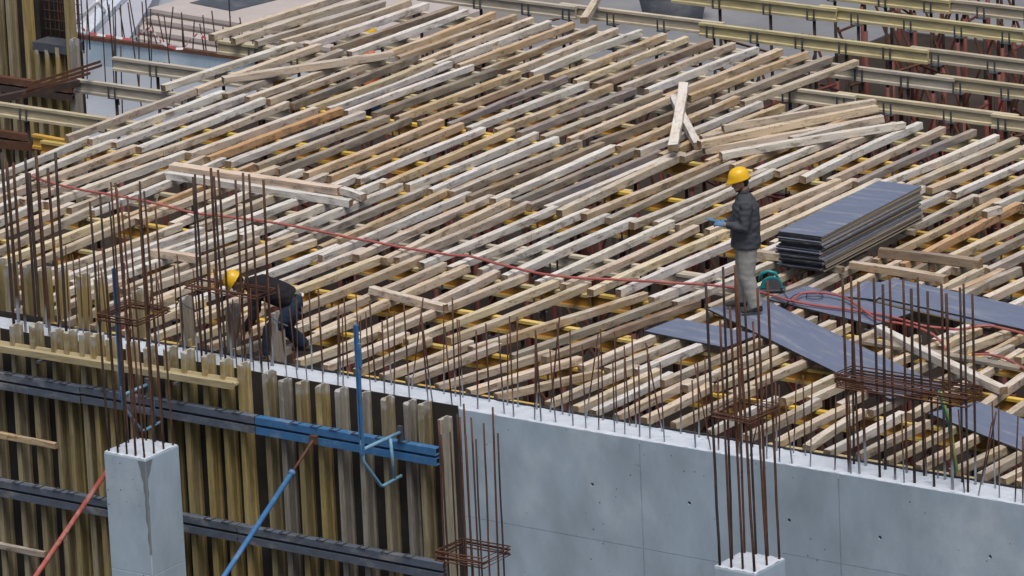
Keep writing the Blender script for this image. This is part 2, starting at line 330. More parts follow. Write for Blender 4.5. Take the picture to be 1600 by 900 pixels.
# cage rising from the wall, left edge of the picture
def wall_cage(label, xs_px, y_px, tops_px, base_z, r, ring_z=None, nst=0, lean=.0):
    c = empty('rebar_cage', (0,0,0)); tag(c, label, 'rebar cage', 'rebar cages standing in the concrete wall')
    X = []
    for i, px in enumerate(xs_px):
        Y = .10 if i % 2 == 0 else .37
        b = ony(px, y_px+(px-xs_px[0])*.17, Y); t = ony(px-12+U(-3, 3), tops_px[i], Y)
        X.append(b.x); bar(c, (b.x, Y, base_z), (b.x+U(-.04, .04)+lean, Y+U(-.03, .03), t.z), r*U(1.1, 1.4), RUSTD if random.random() < .5 else RUSTF)
    if nst: stirrups(c, min(X)-.02, max(X)+.02, .06, .41, [ring_z+.022*i for i in range(nst)], .008)
    c.location = (0,0,0); return c
wall_cage('tall rebar cage rising from the wall at the far left edge', (22,30,40,57,63,74,78,95,104), 512, (238,252,255,245,272,250,236,262,238), ZW-.05, .0155)
wall_cage('tall rebar cage in the wall right beside the bending worker', (314,322,330,345,352,362,383,392,408,424), 545, (280,272,276,262,275,268,282,272,276,284), ZW-.05, .0125, .85, 3)
wall_cage('dense rebar cage with bundled ties standing in the wall at right', (1326,1334,1342,1352,1374,1383,1398,1416,1428,1444,1459,1476,1488,1503,1512,1524), 704, (438,428,445,442,432,445,434,434,452,434,452,444,458,448,440,456), ZW-.05, .0125, .92, 8)
# ------------------------------------------------------------------ free standing columns in front of the wall
YC = -2.0
def column(name, label, corner_l, corner_n, corner_r, wet=False):
    a = ony(corner_n[0], corner_n[1], YC); zt = a.z
    L_ = onz(corner_l[0], corner_l[1], zt); R_ = onz(corner_r[0], corner_r[1], zt)
    wx = (a-L_).length; wy = (R_-a).length
    t = empty(name, (a.x-wx/2, YC+wy/2, ZF)); tag(t, label, 'column')
    h = zt-ZF
    mb = MB(); ch = .012
    prof = [(-wx/2+ch,-wy/2),(wx/2-ch,-wy/2),(wx/2,-wy/2+ch),(wx/2,wy/2-ch),(wx/2-ch,wy/2),(-wx/2+ch,wy/2),(-wx/2,wy/2-ch),(-wx/2,-wy/2+ch)]
    zz = [0, h-1.45, h-1.447, h-1.441, h-1.438, h-.02, h]
    vs = []; fs = []; n = 8
    for i, z in enumerate(zz):
        s_ = .992 if i in (2, 3) else (.985 if i == 6 else 1)
        for x_, y_ in prof: vs.append((x_*s_, y_*s_, z+(noise.noise(Vector((x_*7, y_*7, 2)))*.02 if i == 6 else 0)))
    for i in range(len(zz)-1):
        for k_ in range(n): fs.append((i*n+k_, i*n+(k_+1) % n, (i+1)*n+(k_+1) % n, (i+1)*n+k_))
    mb.add(vs, fs); mb.build('shaft', CONC, t)
    rough_strip(-wx/2+.005, wx/2-.005, -wy/2+.005, wy/2-.005, h+.004, 14, 12, .012).build('top', CONC_TOP, t)
    return t, wx, wy, h, zt
def col_bars(t, wx, wy, h, tops, r, ring, nst, inset=.05, nx=4, ny=3):
    k = 0; pos = []
    for i in range(nx):
        pos += [(-wx/2+inset+(wx-2*inset)*i/(nx-1), -wy/2+inset), (-wx/2+inset+(wx-2*inset)*i/(nx-1), wy/2-inset)]
    for j in range(1, ny-1):
        yv = -wy/2+inset+(wy-2*inset)*j/(ny-1); pos += [(-wx/2+inset, yv), (wx/2-inset, yv)]
    for p in pos:
        bar(t, (p[0], p[1], h-.05), (p[0]+U(-.05,.05)-.03, p[1]+U(-.04,.04), h+U(*tops)), r*U(.9,1.12), RUSTD if random.random() < .45 else RUST); k += 1
    stirrups(t, -wx/2+inset-.03, wx/2-inset+.03, -wy/2+inset-.03, wy/2-inset+.03, [h+ring+.016*i for i in range(nst)], .007)
t1, wx, wy, h, z1 = column('concrete_column', 'grey concrete column with a damp streak in front of the yellow formwork', (163.7,705), (227,718), (281,695))
col_bars(t1, wx, wy, h, (2.85, 3.25), .013, 1.62, 6, .05, 5, 4)
# damp streak running down the front arris
mb = MB(); pr = []
for i in range(29):
    u_ = i/28; e_ = noise.noise(Vector((u_*9, 2, 7)))*.022; g_ = noise.noise(Vector((u_*13, 5, 1)))*.02
    pr.append((u_*1.15, max(.004, .105-.055*min(1, u_*5)+e_-.045*u_), max(.002, (.12-.55*u_ if u_ < .2 else .012*(1-u_))+g_*(1-u_))))
vs = []; fs = []
for i, (dz, wl, wr) in enumerate(pr):
    z = h-.03-dz
    vs += [(wx/2-.012-wl, -wy/2-.003, z), (wx/2-.009, -wy/2-.003, z), (wx/2+.003, -wy/2+.009, z), (wx/2+.003, -wy/2+.012+wr, z)]
    if i:
        b = (i-1)*4; fs += [(b, b+4, b+5, b+1), (b+1, b+5, b+6, b+2), (b+2, b+6, b+7, b+3)]
mb.add(vs, fs).build('damp_streak', CONC_WET, t1)
t2, wx2, wy2, h2, z2 = column('concrete_column', 'low concrete column top with tall rusty bars before the bare wall', (1117,884), (1181,897), (1239,875))
col_bars(t2, wx2, wy2, h2, (2.75, 3.35), .0145, 1.72, 5)
# cage without concrete between the two columns
c3 = empty('rebar_cage', (0,0,ZF)); tag(c3, 'rusty rebar cage with one tie ring beside the formwork end', 'rebar cage')
A3 = ony(742, 868, YC+.05); ax, az = A3.x, A3.z
for i in range(6):
    for yv in (YC-.2, YC+.22):
        xx = ax-.28+.11*i; bar(c3, (xx, yv, ZF), (xx+U(-.04,.04), yv+U(-.03,.03), az+U(1.45, 1.75)), .0115, RUST if random.random() < .6 else RUSTD, (0,0,ZF))
stirrups(c3, ax-.33, ax+.33, YC-.25, YC+.27, [az+.024*i for i in range(5)], .009, (0,0,ZF))

# ------------------------------------------------------------------ wall formwork
HP = [(-.04,-.2),(.04,-.2),(.04,-.163),(.0135,-.152),(.0135,-.048),(.04,-.037),(.04,0),(-.04,0),(-.04,-.037),(-.0135,-.048),(-.0135,-.152),(-.04,-.163)]
hb = {}
def hbeam(L, yellow=False):
    L = round(L, 1)
    if (L, yellow) not in hb:
        mb = MB().prism(HP, 0, L)
        if yellow: mb.m = [1 if i in (2,3,4,8,9,10) else 0 for i in range(len(mb.m))]
        hb[(L, yellow)] = mb.mesh('formwork_beam', [W_BEAM, W_WEBY])
    return hb[(L, yellow)]
YEL = [(.40,.31,.13), (.35,.28,.13), (.43,.33,.13), (.31,.255,.14), (.38,.32,.20)]
GRY = [(.36,.325,.25), (.31,.285,.24), (.38,.35,.29)]
sb = {}
def stud_mesh(L, var):
    L = round(L, 1)
    if (L, var) not in sb:
        rnd = random.Random(var*31+int(L*10)); mb = MB().prism(HP, 0, L)
        mb.v = [(x_+(rnd.uniform(0, .035) if x_ == 0 and abs(y_) > .02 else 0), y_*(.86 if x_ == 0 else 1)+rnd.uniform(-.004,.004), z_+(rnd.uniform(-.018,.0) if x_ == 0 and z_ > -.05 else 0)) for x_, y_, z_ in mb.v]
        sb[(L, var)] = mb.mesh('stud', W_STUD)
    return sb[(L, var)]
def stud(parent, x, zb, zt, front, off, colr):
    # vertical beam, flange facing -Y at Y=front
    o = link('stud', stud_mesh(zt-zb, random.randint(0, 5)), parent, tuple(q_*f_ for f_ in [U(.8, 1.1)] for q_ in colr))
    Mx = Matrix(((0,0,-1),(0,0,0),(0,0,0))) # placeholder
    X = Vector((0,0,-1)); Z = Vector((0,-1,0)); Y = Z.cross(X)
    o.rotation_mode = 'QUATERNION'; R3 = Matrix((X, Y, Z)).transposed(); o.rotation_quaternion = R3.to_quaternion()
    o.location = Vector((x, front, zt))-Vector(off); return o
def channel(parent, x0, x1, zc, mt, off, hgt=.1, yf=-.335):
    P = [(yf,zc-hgt/2),(yf+.05,zc-hgt/2),(yf+.05,zc+hgt/2),(yf,zc+hgt/2),(yf,zc+hgt/2-.012),(yf+.04,zc+hgt/2-.012),(yf+.04,zc-hgt/2+.012),(yf,zc-hgt/2+.012)]
    P = [(yf,zc-hgt/2),(yf+.1,zc-hgt/2),(yf+.1,zc-hgt/2+.009),(yf+.009,zc-hgt/2+.009),(yf+.009,zc+hgt/2-.009),(yf+.1,zc+hgt/2-.009),(yf+.1,zc+hgt/2),(yf,zc+hgt/2)]
    o = MB().prism([(y, z) for y, z in P], x0, x1).build('waler', mt, parent); o.location = -Vector(off); return o
STUDS_A = [(-20,500),(16,506),(48,506),(80,513),(101,516),(125,520),(143,522),(166,527),(198,533),(226,540),(258,542),(285,545),(317,553),(345,560),(372,566)]
STUDS_B = [(412,578),(437,590),(464,595),(495,601),(525,605),(560,613),(597,619),(632,625),(655,628),(687,650)]
def form_panel(label, studs, xa, xb, walers, seed):
    random.seed(seed)
    t = empty('wall_formwork', (xa, -.02, ZF)); off = Vector((xa, -.02, ZF)); tag(t, label, 'formwork', 'wall formwork panels')
    o = MB().box((xa+.005, -.021, ZF+.2), (xb-.005, -.001, ZW+.03)).build('plywood_face', PLYFORM, t); o.location = -off
    for px, py in studs:
        p = ony(px, py+4, -.225); stud(t, p.x, ZF+.15, p.z+U(-.01,.015), -.225, off, random.choice(YEL if px < 400 or random.random() < .4 else GRY))
    for (z, x0, x1, mt) in walers:
        channel(t, x0, x1, z+.062, mt, off, .088); channel(t, x0, x1, z-.062, mt, off, .088)
        for px, py in studs:
            p = ony(px, py, -.225)
            if x0+.1 < p.x < x1-.1 and random.random() < .75:
                mb = MB().tube([(p.x-.05,-.23,z+.112),(p.x-.05,-.34,z+.116),(p.x+.06,-.345,z+.116),(p.x+.06,-.24,z+.112)], .006, 5); o = mb.build('clamp', STEEL, t); o.location = -off
    return t
xsplit = ony(399, 665, -.335).x; xend = ony(681, 715, -.335).x
zU = ony(540, 690, -.335).z; zL = ony(340, 828, -.335).z; zUa = ony(200, 631, -.335).z
xl = -9.5
fa = form_panel('left formwork panel with yellow studs and dirty grey blue walers', STUDS_A, xl, xsplit, [(zUa, xl, ony(126,632,-.335).x-.01, BLUEG), (zUa+.01, ony(126,632,-.335).x+.01, xsplit-.02, BLUEG), (zL, xl, ony(400,840,-.335).x-.3, BLUEG)], 3)
fb = form_panel('right formwork panel with bright blue upper waler ending at bare concrete', STUDS_B, xsplit, xend+.12, [(zU, xsplit, xend, BLUE), (zL, ony(400,840,-.335).x-.28, xend+.02, BLUEG)], 4)
# back formwork: tall studs behind the wall
t = empty('wall_formwork', (-9.5, TW+.03, ZF)); off = Vector((-9.5, TW+.03, ZF)); tag(t, 'back formwork with tall studs standing above the wall top at left', 'formwork', 'wall formwork panels')
o = MB().box((-9.5, TW+.026, ZF+.2), (-6.55, TW+.046, ZW+.06)).build('plywood_face', PLYFORM, t); o.location = -off
for px, py in ((-14,408),(5,414),(33,416),(58,421),(84,424),(118,431),(146,436),(205,456)):
    p = ony(px+3, py, TW+.05); stud(t, p.x, -2.6, p.z, TW+.05, off, random.choice(YEL))
t = empty('wall_formwork', (-4.5, TW+.03, ZF)); off = Vector((-4.5, TW+.03, ZF)); tag(t, 'three separate weathered studs standing behind the wall by the bending worker', 'formwork', 'wall formwork panels')
for px, py in ((279,466),(351,478),(421,490)):
    p = ony(px+3, py, TW+.05); stud(t, p.x, -2.6, p.z, TW+.05, off, random.choice(GRY))
    bk = MB().tube([(p.x-.06,TW+.03,p.z-.1),(p.x+.0,TW+.02,p.z-.02),(p.x+.09,TW+.03,p.z-.08),(p.x+.25,TW+.04,p.z-.12)], .009, 6).build('tie_rod', STEEL, t); bk.location = -off
# loose beam lying flat against the stud tops, and cleats
def beam_obj(name, a, b, colr, label, cat, group=None, roll=0.0, me=None):
    M = frame_x(a, b); o = link(name, me or hbeam((b-a).length), None, colr)
    o.matrix_world = M@Matrix.Rotation(roll, 4, 'X'); return tag(o, label, cat, group)
a = ony(-30, 541, -.36); b = ony(357, 603, -.36)
beam_obj('formwork_beam', a, b, (.45,.38,.22), 'long timber beam lying flat along the stud tops at left', 'beam', None, math.radians(90))
for i in (.25, .8):
    p = a.lerp(b, i)
    o = MB().box((p.x-.02,-.44,p.z-.075),(p.x+.02,-.226,p.z-.045)).build('support_bracket', STEEL, fa); o.location = -Vector((xl,-.02,ZF))

# ------------------------------------------------------------------ loose timbers
def timber_mesh(L, wd=.1, ht=.1, seed=0):
    rnd = random.Random(seed); c = .006; hw = wd/2
    prof = [(-hw+c,-ht),(hw-c,-ht),(hw,-ht+c),(hw,-c),(hw-c,0),(-hw+c,0),(-hw,-c),(-hw,-ht+c)]
    n = max(4, int(L/.3)); vs = []; fs = []; ms = []
    bow = rnd.uniform(-.03, .03); tw = rnd.uniform(-.05, .05); wane = rnd.choice((0, 0, 3, 4, 7)); wd_ = rnd.uniform(.004, .016); cr = rnd.uniform(-.008, .008); ph = rnd.uniform(0, 9)
    for i in range(n+1):
        u = i/n; x = L*u; dy = bow*math.sin(math.pi*u)
        for j, (y, z) in enumerate(prof):
            e = .0045
            ty = tw*(u-.5)*2; y, z = y-(z+ht/2)*ty, z+y*ty+cr*math.sin(math.pi*u)
            if wane and j in (wane, wane+1): w_ = wd_*max(0, math.sin(3*u+ph)); y -= math.copysign(w_, y)*.6; z -= math.copysign(w_, z+ht/2)*.6
            k = 1.0
            if i in (0, n) and rnd.random() < .5: k = rnd.uniform(.9, 1)
            vs.append((x+(rnd.uniform(-.012,.012) if i in (0, n) else 0), (y+dy)+rnd.uniform(-e,e), z*k+rnd.uniform(-e,e)*.6))
    for i in range(n):
        for j in range(8): fs.append((i*8+j, i*8+(j+1) % 8, (i+1)*8+(j+1) % 8, (i+1)*8+j)); ms.append(0)
    fs += [tuple(range(7,-1,-1)), tuple(n*8+j for j in range(8))]; ms += [1, 1]
    me = bpy.data.meshes.new('timber'); me.from_pydata(vs, [], fs); me.materials.append(W_TIMBER); me.materials.append(W_END)
    me.polygons.foreach_set('material_index', ms); me.update(); return me
tn = [0]
def timber(name, a, b, tone, label, cat, group=None, wd=.1, ht=.1):
    tn[0] += 1; L = (b-a).length
    c = Vector(TONE[tone][1]); c = c*(U(.62, .85) if tone != 'w' and random.random() < .22 else U(.84, 1.16)); c = Vector((c.x*U(.96,1.04), c.y, c.z*U(.94,1.06)))
    o = link(name, timber_mesh(L, wd, ht, tn[0]), None, tuple(c)); o.color[3] = U(.6, 1.0) if tone == 'w' else (U(.0, .35) if tone in 'nodv' else U(.15, .75)); o.matrix_world = frame_x(a, b); return tag(o, label, cat, group)
ROWS = {}
ROWS[6] = """330 53 560 -19 b;364 60 592 -11 b;400 64 600 1 g;440 62 640 -1 b;478 67 666 3 w;520 73 712 8 n;546 80 728 14 w;600 82 770 18 t;622 88 804 22 t;656 94 830 27 b;680 98 858 31 w;715 100 894 34 t;754 107 930 38 t;795 110 962 43 b;830 112 1000 46 w;862 119 1038 51 t;898 124 1073 56 c;930 130 1110 61 n;968 135 1146 66 b;1010 138 1182 72 w;1062 138 1218 75 t;1076 149 1262 80 t;1122 154 1296 87 g;1160 158 1338 93 b"""
ROWS[5] = """255 133 460 66 w;305 138 498 69 b;352 145 532 76 g;386 151 560 86 b;419 154 600 88 b;457 160 650 85 d;482 166 678 92 c;512 168 703 95 w;540 172 737 100 w;584 175 773 106 d;620 181 811 110 t;655 188 846 114 t;702 192 884 118 v;732 198 916 126 w;774 201 955 130 t;810 207 990 137 v;848 211 1032 140 b;888 215 1052 146 b;925 222 1108 151 n;966 228 1152 150 t;996 234 1188 158 w;1032 240 1222 162 t;1066 244 1260 164 g;1144 257 1330 179 t;1180 263 1370 185 w;1214 267 1398 190 b;1254 275 1437 190 w;1295 279 1473 197 b;1336 284 1522 202 v;1375 284 1557 209 w;1420 287 1588 213 b;1452 292 1622 218 b;1490 300 1660 225 w;1526 308 1690 233 b;1556 318 1720 243 w;1600 318 1755 252 b"""
ROWS[4] = """116 207 304 138 g;140 217 350 142 w;178 222 388 147 w;216 229 420 153 w;252 233 458 159 b;294 239 485 166 p;325 245 532 168 o;356 251 567 173 w;400 257 605 180 b;434 263 640 181 g;478 269 690 185 t;514 274 722 190 t;559 278 755 198 w;598 286 799 200 t;636 288 838 206 w;672 295 870 212 w;704 298 905 218 g;732 305 940 221 n;770 309 968 227 w;802 313 1000 231 d;826 319 1031 235 v;852 322 1000 260 w;874 328 1068 238 b;912 334 1116 247 t;950 340 1148 251 g;986 347 1190 262 g;1024 346 1220 264 w;1058 351 1262 266 b;1104 358 1300 277 b;1150 366 1340 279 p;1196 361 1378 279 b;1330 367 1490 298 w;1345 387 1526 303 g;1408 384 1560 309 t;1456 388 1600 316 o;1487 397 1660 314 c;1526 401 1700 318 d;1543 419 1740 326 g"""
ROWS[3] = """-40 285 140 213 w;-20 299 180 218 w;16 299 216 226 p;34 311 250 233 b;72 315 292 236 w;108 323 325 243 b;144 328 350 246 w;196 336 400 254 o;214 341 440 259 b;268 348 470 264 w;302 354 515 271 g;335 357 560 273 w;375 366 606 279 w;420 371 632 287 w;462 376 672 290 g;500 384 702 295 t;500 399 736 299 w;556 398 768 304 p;600 403 798 311 b;618 401 832 314 b;658 410 866 321 w;702 416 918 326 w;750 421 952 334 w;788 429 990 339 w;840 438 1050 343 w;880 443 1088 350 p;922 451 1135 357 c;966 452 1172 362 w;1018 463 1218 376 w;1054 470 1250 387 w;1105 478 1290 398 b;1150 487 1330 404 b;1225 470 1370 402 g;1280 470 1422 403 c;1370 449 1462 408 d;1405 456 1496 413 p;1490 453 1566 419 t;1540 463 1640 417 b;1580 475 1690 424 w"""
ROWS[2] = """-60 350 34 308 w;-60 366 72 313 w;-50 382 112 316 b;-20 394 148 324 b;0 405 200 331 c;20 419 238 332 b;60 426 274 347 b;100 431 306 353 w;140 429 345 354 w;170 433 400 352 w;190 451 402 368 g;218 450 462 364 b;240 466 492 373 b;262 480 528 381 w;300 492 572 386 p;330 502 602 400 c;380 512 660 397 c;420 522 694 409 p;490 519 730 413 b;560 521 776 421 b;594 519 822 427 b;660 519 876 434 c;700 526 920 439 c;735 541 1008 455 t;800 553 1056 461 d;850 556 1090 468 n;908 570 1108 483 b;948 575 1160 489 b;994 577 1190 500 w;1034 593 1220 515 b;1070 602 1250 523 b;1120 601 1292 522 b;1166 601 1330 531 b;1224 621 1384 546 c;1264 621 1420 553 b;1310 630 1450 566 b;1360 640 1490 580 g;1420 645 1556 567 b;1496 662 1610 578 b;1532 674 1640 600 b;1576 690 1680 622 b;1470 540 1530 511 c;1502 541 1570 508 b;1542 549 1620 510 t;1590 558 1670 520 c"""
ROWS[1] = """470 560 588 510 b;502 571 636 517 p;552 578 672 527 b;588 587 736 531 b;630 593 778 535 g;676 602 866 547 b;724 610 906 556 p;764 618 938 576 t;846 631 994 569 b;890 639 1028 576 c;914 645 1054 581 w;952 651 1080 591 b;992 659 1114 599 p;1042 665 1172 601 p;1096 675 1226 620 w;1160 682 1272 621 g;1205 692 1318 629 b;1250 700 1360 639 b;1280 707 1420 643 w;1330 714 1450 656 p;1376 721 1496 662 c;1426 729 1532 674 b;1476 739 1576 692 b;1516 749 1610 698 g;1544 757 1590 735 c;1568 762 1640 727 b"""
YL = {1: (.50, 2.15), 2: (1.9, 4.85), 3: (4.6, 7.7), 4: (7.45, 10.5), 5: (10.3, 13.3), 6: (13.05, 16.05)}
ROWNAME = {1: 'row butting the concrete wall', 2: 'second row behind the wall', 3: 'third row behind the wall', 4: 'fourth row behind the wall', 5: 'second farthest row', 6: 'farthest row'}
JO = {}
for rno, txt in ROWS.items():
    js = []
    for e in txt.split(';'):
        x0, y0, x1, y1, tn_ = e.split(); a = onz(float(x0), float(y0), 0); b = onz(float(x1), float(y1), 0)
        if rno in (2, 3) and float(x0) > 1200 and (b-a).length < 1.6: js.append([a, b, tn_]); continue
        d = (b-a)/(b.y-a.y); d.x = max(-.16, min(.16, d.x)) if rno < 5 else max(-.25, min(.25, d.x))
        ya, yb = YL[rno]
        if a.y > ya+.25 or a.y < ya-.45: a = a+d*(ya+U(-.12,.12)-a.y)
        if b.y < yb-.35 or b.y > yb+.5: b = b+d*(yb+U(-.1,.12)-b.y)
        if rno == 1: a = a+d*(.505+U(0,.05)-a.y)
        js.append([a, b, tn_])
    # close wider gaps the photograph hides
    js.sort(key=lambda j: (j[0].x+j[1].x)/2)
    if rno == 1:
        x = js[0][0].x-.45
        while x > -9.6: js.insert(0, [Vector((x+U(-.04,.04), .52, 0)), Vector((x+U(-.06,.06), 2.15+U(-.15,.2), 0)), random.choice('wbpbc')]); x -= U(.40,.47)
    full = [j for j in js if j[1].y-j[0].y > 1.3]
    for i in range(len(full)-1):
        m0 = (full[i][0].x+full[i][1].x)/2; m1 = (full[i+1][0].x+full[i+1][1].x)/2; g = m1-m0
        k = int(g/.52)
        if g > .72:
            for q in range(1, k+1):
                u = q/(k+1); js.append([full[i][0].lerp(full[i+1][0], u), full[i][1].lerp(full[i+1][1], u), random.choice('wbtg')])
    js.sort(key=lambda j: (j[0].x+j[1].x)/2)
    # keep neighbours apart
    for i in range(len(js)-1):
        for s_ in (0, 1):
            if abs(js[i][s_].y-js[i+1][s_].y) < .8 and js[i+1][s_].x-js[i][s_].x < .115: js[i+1][s_].x = js[i][s_].x+.115
    JO[rno] = js
# nudge apart where the ends of two rows overlap
for rno in range(1, 6):
    for j in JO[rno]:
        for k_ in JO[rno+1]:
            if k_[0].y < j[1].y and k_[1].y > j[1].y:
                d1 = j[1].x-j[0].x; 
                xo = k_[0].x+(k_[1].x-k_[0].x)*((j[1].y-k_[0].y)/(k_[1].y-k_[0].y)); g = j[1].x-xo
                if abs(g) < .108: j[1].x = xo+(.108 if g >= 0 else -.108)
for rno, js in JO.items():
    for i, (a, b, tone) in enumerate(js):
        dz = U(-.007, .004); a = a+Vector((0,0,dz)); b = b+Vector((0,0,dz+U(-.003,.003)))
        timber('timber_joist', a, b, tone, '%s timber joist, %s from the left in the %s' % (TONE[tone][0], ordinal(i+1), ROWNAME[rno]), 'joist', 'timber joists laid across the deck', U(.078,.108), U(.09,.108))

# ------------------------------------------------------------------ main beams under the joists, and their props
BY = [.62, 2.05, 3.4, 4.76, 6.07, 7.58, 8.95, 10.5, 11.76, 13.22, 14.52, 15.95, 17.18, 18.72, 19.85, 21.25, 22.65, 24.0, 25.4]
ZB = -.108
prop0 = empty('steel_prop'); 
hP = ZB-.2-ZF
outer = MB().tube([(0,0,.01),(0,0,hP*.66)], .036, 8).build('outer_tube', REDP, prop0, True)
MB().box((-.06,-.06,0),(.06,.06,.01)).build('base_plate', STEEL, prop0)
MB().tube([(0,0,hP*.6),(0,0,hP-.01)], .024, 8).build('inner_tube', RUSTD, prop0, True)
MB().tube([(0,0,hP*.6-.03),(0,0,hP*.6+.05)], .042, 8).tube([(-.12,0,hP*.6+.01),(.12,0,hP*.6+.01)], .009, 5).build('collar', REDP, prop0)
fk = MB().box((-.075,-.105,hP-.012),(.075,.105,hP-.002))
for sx in (-.07, .045):
    for sy in (-.105, .095): fk.box((sx, sy, hP-.002), (sx+.026, sy+.01, hP+.17))
fork = fk.build('fork_head', STEEL, prop0)
first = [True]; PR = {}
def beam_line(li, Y, x0, x1, yellow, seed):
    rnd = random.Random(seed); x = x0-rnd.uniform(0, .5); k = 0
    while x < x1:
        L = rnd.choice((2.9, 3.9)); dy = .048 if k % 2 else -.048
        exposed = Y > 16.5
        yl = yellow and not (k == 0 and li in (6, 7, 8))
        if yl: c = rnd.choice([(.76,.50,.07), (.70,.46,.09), (.74,.54,.15), (.60,.50,.25)])
        else: c = rnd.choice([(.58,.50,.33), (.55,.48,.36), (.58,.52,.39), (.58,.50,.27), (.52,.47,.38)])
        mu_ = rnd.uniform(.88, 1.1); c = tuple(v*mu_ for v in c)
        o = link('formwork_beam', hbeam(L, yl), None, c); o.location = (x, Y+dy, ZB+rnd.uniform(-.004,.002)); o.rotation_euler = (0,0,rnd.uniform(-.004,.004))
        if Y > 13.6: nm = '%s beam from the left on the %s exposed beam line counted from the far back' % (ordinal(k+1), ordinal(len(BY)-li))
        else: nm = '%s beam from the left under the joists, %s beam line from the wall' % (ordinal(k+1), ordinal(li+1))
        tag(o, ('yellow ' if yl else 'weathered olive grey ')+'timber '+nm, 'beam', 'main formwork beams carrying the joists')
        x += L-.35; k += 1
def props_line(li, Y, x0, x1, step, rnd):
    x = x0+rnd.uniform(0, .6); k = 0
    while x < x1:
        t = prop0 if first[0] else copy_tree(prop0); first[0] = False
        t.location = (x, Y+rnd.uniform(-.01,.01), ZF); PR.setdefault(li, []).append(x); k += 1
        tag(t, 'red steel prop, %s from the left under the %s beam line from the wall' % (ordinal(k), ordinal(li+1)), 'prop', 'steel props under the deck')
        x += step+rnd.uniform(-.12,.12)
LEFT = {.62: -9.5, 2.05: -10.6, 3.4: -11, 4.76: -11.2, 6.07: -11.8, 7.58: -12.2, 8.95: -14.6, 10.5: -13.95, 11.76: -14.15, 13.22: -13.6, 14.52: -13.2, 15.95: -12.6, 17.18: -12.4, 18.72: -9.0, 19.85: -7.6, 21.25: -8, 22.65: -9, 24.0: -10, 25.4: -10}
for li, Y in enumerate(BY):
    xr = 10.5 if Y < 9 else (6 if Y < 13 else 3.5)
    if Y < 23: beam_line(li, Y, LEFT[Y], xr, Y < 13 and li not in (4, 9), 40+li)
    if Y > 20: xr = 1.5
    props_line(li, Y, LEFT[Y]+.35, xr if Y > 10 else min(xr, 9), 1.45 if Y < 10 else (1.3 if Y < 13 else 0.85), random.Random(li))
# diagonal braces and ledgers between the props
bn = 0
for li in range(0, len(BY)):
    xs = PR.get(li, []); Y = BY[li]
    for i in range(0, len(xs)-1):
        if (i+li) % 2 == 0 or Y > 13:
            if xs[i] < -13: continue
            bn += 1; z0, z1 = (ZF+1.2, -.75) if i % 2 else (-.75, ZF+1.2)
            o = MB().tube([(0,0,0),(xs[i+1]-xs[i],.0,z1-z0)], .02, 6).build('brace_tube', RUST if bn % 3 else REDP); o.location = (xs[i], Y+.06, z0)
            tag(o, 'rusty diagonal brace after the %s prop of the %s beam line from the wall' % (ordinal(i+1), ordinal(li+1)), 'brace', 'brace tubes between the props')
    if li < len(BY)-1 and Y > 9:
        for i, x in enumerate(xs):
            if i % 2 == 0:
                bn += 1; o = MB().tube([(0,0,0),(random.uniform(-.3,.3),BY[li+1]-Y+.1,random.choice((-.9,-.5,0)))], .02, 6).build('brace_tube', REDP if bn % 2 else RUST); o.location = (x+.05, Y, -1.3 if i % 4 else -.8)
                tag(o, 'cross brace at the %s prop from the %s to the next beam line' % (ordinal(i+1), ordinal(li+1)), 'brace', 'brace tubes between the props')

# ------------------------------------------------------------------ loose timbers on the deck
def loose(x0, y0, x1, y1, z0, z1, tone, label, wd=.1, ht=.1):
    return timber('loose_timber', onz(x0,y0,z0), onz(x1,y1,z1), tone, label, 'timber', None, wd, ht)
loose(268,255,532,292,.112,.112,'p','wide pinkish plank lying across the joists above the bending worker',.15,.1)
loose(262,268,548,312,.10,.10,'w','long pale grey timber lying across joists just in front of the wide plank',.1,.1)
loose(520,289,568,303,.104,.104,'w','short pale timber stub behind the wide plank\'s right end')
loose(348,120,613,80,.11,.11,'p','pinkish timber lying crooked over the joists at upper left',.12)
loose(238,389,311,400,.10,.10,'p','short pinkish timber across the joists behind the left rebar')
loose(580,447,696,476,.10,.10,'b','short beige timber laid across the joists in the middle foreground')
loose(1051,226,1068,128,.20,.20,'w','pale timber on top of the crossed pair at upper right',.13)
loose(1090,222,1052,148,.11,.11,'w','pale timber underneath the crossed pair at upper right')
loose(1095,212,1129,205,.105,.105,'p','short timber stub at the left end of the timber pile')
loose(1126,238,1412,190,.105,.105,'w','grey lowest front timber of the pile at upper right')
loose(1100,230,1379,180,.11,.11,'p','pinkish bottom timber in the middle of the pile',.1,.1)
loose(1093,220,1369,164,.215,.215,'b','long beige timber on top of the pile at upper right',.1,.1)
loose(1129,195,1366,155,.2,.2,'b','rear beige timber of the pile with a brown knot',.1)
loose(1235,214,1356,184,.10,.10,'g','grey timber half hidden below the pile')
loose(1330,408,1478,431,.105,.105,'t','tan timber laid across the joists in front of the plywood stack')
loose(1374,387,1532,405,.12,.12,'n','dark brown concrete stained timber right of the plywood stack',.1,.12)
loose(1372,508,1568,604,.14,.12,'w','long grey timber lying askew beyond the right rebar cage',.11)
loose(1354,531,1596,573,.05,.05,'d','grey split board under the askew timber at right',.12,.05)
loose(1182,391,1222,396,.10,.10,'b','short beige timber between the standing worker and the plywood stack')
loose(1538,330,1562,322,.10,.10,'w','short whitish timber stub at the right edge')
o = timber('loose_timber', onz(912,27,-.0), onz(935,-14,.05), 'b', 'timber leaning over the exposed beam at the top', 'timber', None, .11)
loose(-30,672,88,690,-.2,-.2,'t','x') if 0 else None
a = ony(-20,671,-.26); b = ony(88,692,-.26); timber('timber_cleat', a, b, 't', 'upper short brown plank across the studs at the left edge', 'timber', None, .06, .08)
a = ony(-20,843,-.26); b = ony(71,862,-.26); timber('timber_cleat', a, b, 'g', 'lower short grey plank across the studs at the left edge', 'timber', None, .06, .08)

